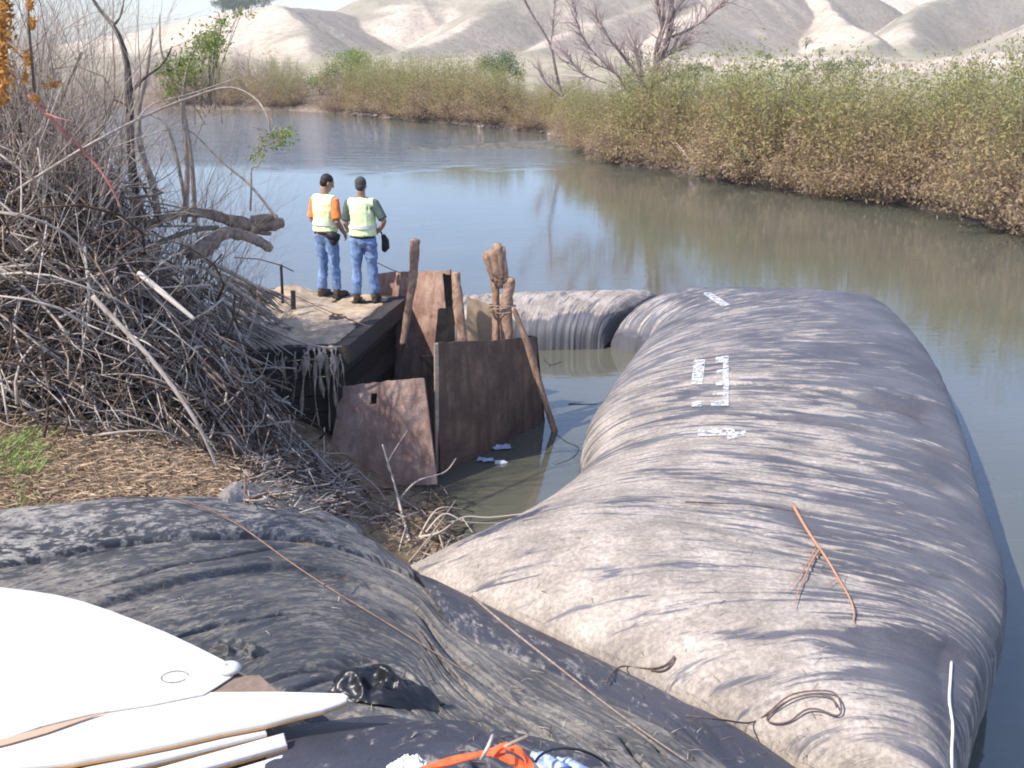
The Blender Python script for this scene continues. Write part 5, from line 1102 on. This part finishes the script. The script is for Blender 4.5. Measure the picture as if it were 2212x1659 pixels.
# green trees and field bushes beyond
def crown_tree(name, loc, w_, h_, n_l, size, label, mat, seed, cat='tree', group=None, trunk=True):
    rs = random.Random(seed); root = empty(name, loc, label, cat, group); lv = MB(); tk = MB(); lobes = [(Vector((rs.gauss(0, w_*.28), rs.gauss(0, w_*.28), h_*rs.uniform(.4, .85))), rs.uniform(.25, .45)) for _ in range(8)]
    for k in range(n_l):
        c, q = rs.choice(lobes); v_ = Vector((rs.gauss(0, 1), rs.gauss(0, 1), rs.gauss(0, 1))).normalized()*rs.random()**.4; lv.leaf(c+Vector((v_.x*w_*q, v_.y*w_*q, v_.z*h_*q*.75)), size*rs.uniform(.6, 1.3), rs.random())
    for c, q in lobes: tk.tube([Vector((0, 0, -.2)), Vector((c.x*.3, c.y*.3, c.z*.5)), c], [h_*.03, h_*.02, h_*.008], 5, .4)
    tk.build('trunk', M_TREE).parent = root; lv.build('crown', mat, smooth=False).parent = root; return root
def far_loc(px, e): a = azof(px); R_ = float(r0(a))+e; return Vector((R_*math.sin(a), R_*math.cos(a), float(floor_z(np.array([a]), np.array([R_]))[0])-.2))
crown_tree('green_tree', far_loc(755, 9), 3.4, 4.0, 3800, .20, 'light yellow-green shrubby tree at the left end of the thicket', M_GREEN, 1)
crown_tree('green_tree', far_loc(700, 7), 3.0, 2.4, 2400, .18, 'low yellow-green bush at the left end of the thicket, nearest the bend', M_GREEN, 8)
crown_tree('green_tree', far_loc(1075, 30), 2.9, 3.2, 3400, .2, 'small round dark green tree behind the thicket', M_DKGREEN, 2)
for k, (px, py, Yd, w_) in enumerate([(480, 24, 500, 8), (505, 22, 500, 11), (535, 20, 500, 12), (565, 22, 500, 10), (520, 22, 505, 9)]):
    p = unY(px, py, Yd-28); crown_tree('hilltop_tree', p+Vector((0, 0, -1)), w_, w_*.75, 1500, .8, 'dark tree in the clump on the skyline at the upper left', M_DKGREEN, 20+k, group='dark trees on the hilltop')
for k, (px, py, Yd, w_) in enumerate([(1080, 130, 230, 3.5), (1100, 140, 200, 3), (1740, 98, 270, 4), (1715, 150, 170, 2), (1505, 165, 140, 2), (1770, 112, 260, 3), (1790, 158, 150, 2.4), (1665, 125, 210, 2), (2215, 128, 230, 3), (1640, 118, 240, 2.5), (1850, 150, 160, 2.6)]):
    p = un(px, py+8, 2.6) if py > 118 else unY(px, py+6, Yd); p = Vector((p.x, p.y, 2.4 if py > 118 else p.z)); 
    if p.y > 260: p = unY(px, py+6, 260)
    crown_tree('field_bush', p, w_, w_*.7, 500, .25, 'dark bush dotting the dry field beyond the thicket', M_DKGREEN, 40+k, cat='bush', group='bushes on the field')
# pale cut bank beyond the thicket
xx = np.linspace(0, 1, 300); yy = np.linspace(0, 1, 26); A_, B_ = np.meshgrid(xx, yy, indexing='ij')
p0, p1 = Vector((12, 128, 0)), Vector((95, 112, 0)); W2 = p0.x+(p1.x-p0.x)*A_; Y2_ = p0.y+(p1.y-p0.y)*A_+B_*16
hb = 1.4+np.clip((fbm(A_*9, A_*0, 3)+.35), 0, 1)*1.6
Z2 = 1.6-.9*(1-np.clip(np.minimum(A_, 1-A_)*14, 0, 1))+hb*np.clip(np.minimum(A_, 1-A_)*10, 0, 1)*np.clip(B_*4, 0, 1)**.7*np.clip((1-B_)*3, 0, 1)+fbm(W2*.9, Y2_*.5, 5)*.5+ridged(W2*1.4, Y2_*.4, 8)*.25
tag(grid_mesh('pale_bluff', np.stack([W2, Y2_, Z2], -1), simple('pale_earth', (.30, .24, .19), (.50, .42, .35), .5, .95, .3)), kind='structure')

# ------------------------------------------------------------------ thin haze in the air
hm_ = bpy.data.materials.new('haze'); hm_.use_nodes = True; t_ = hm_.node_tree; t_.nodes.clear()
ho = t_.nodes.new('ShaderNodeOutputMaterial'); hv = t_.nodes.new('ShaderNodeVolumePrincipled')
hv.inputs['Color'].default_value = (.93, .94, 1, 1); hv.inputs['Density'].default_value = HAZE; hv.inputs['Anisotropy'].default_value = .2
t_.links.new(hv.outputs[0], ho.inputs['Volume'])
hb_ = MB(); hb_.box((0, 380, 110), (1900, 900, 226)); tag(hb_.build('haze', hm_, smooth=False), kind='stuff')
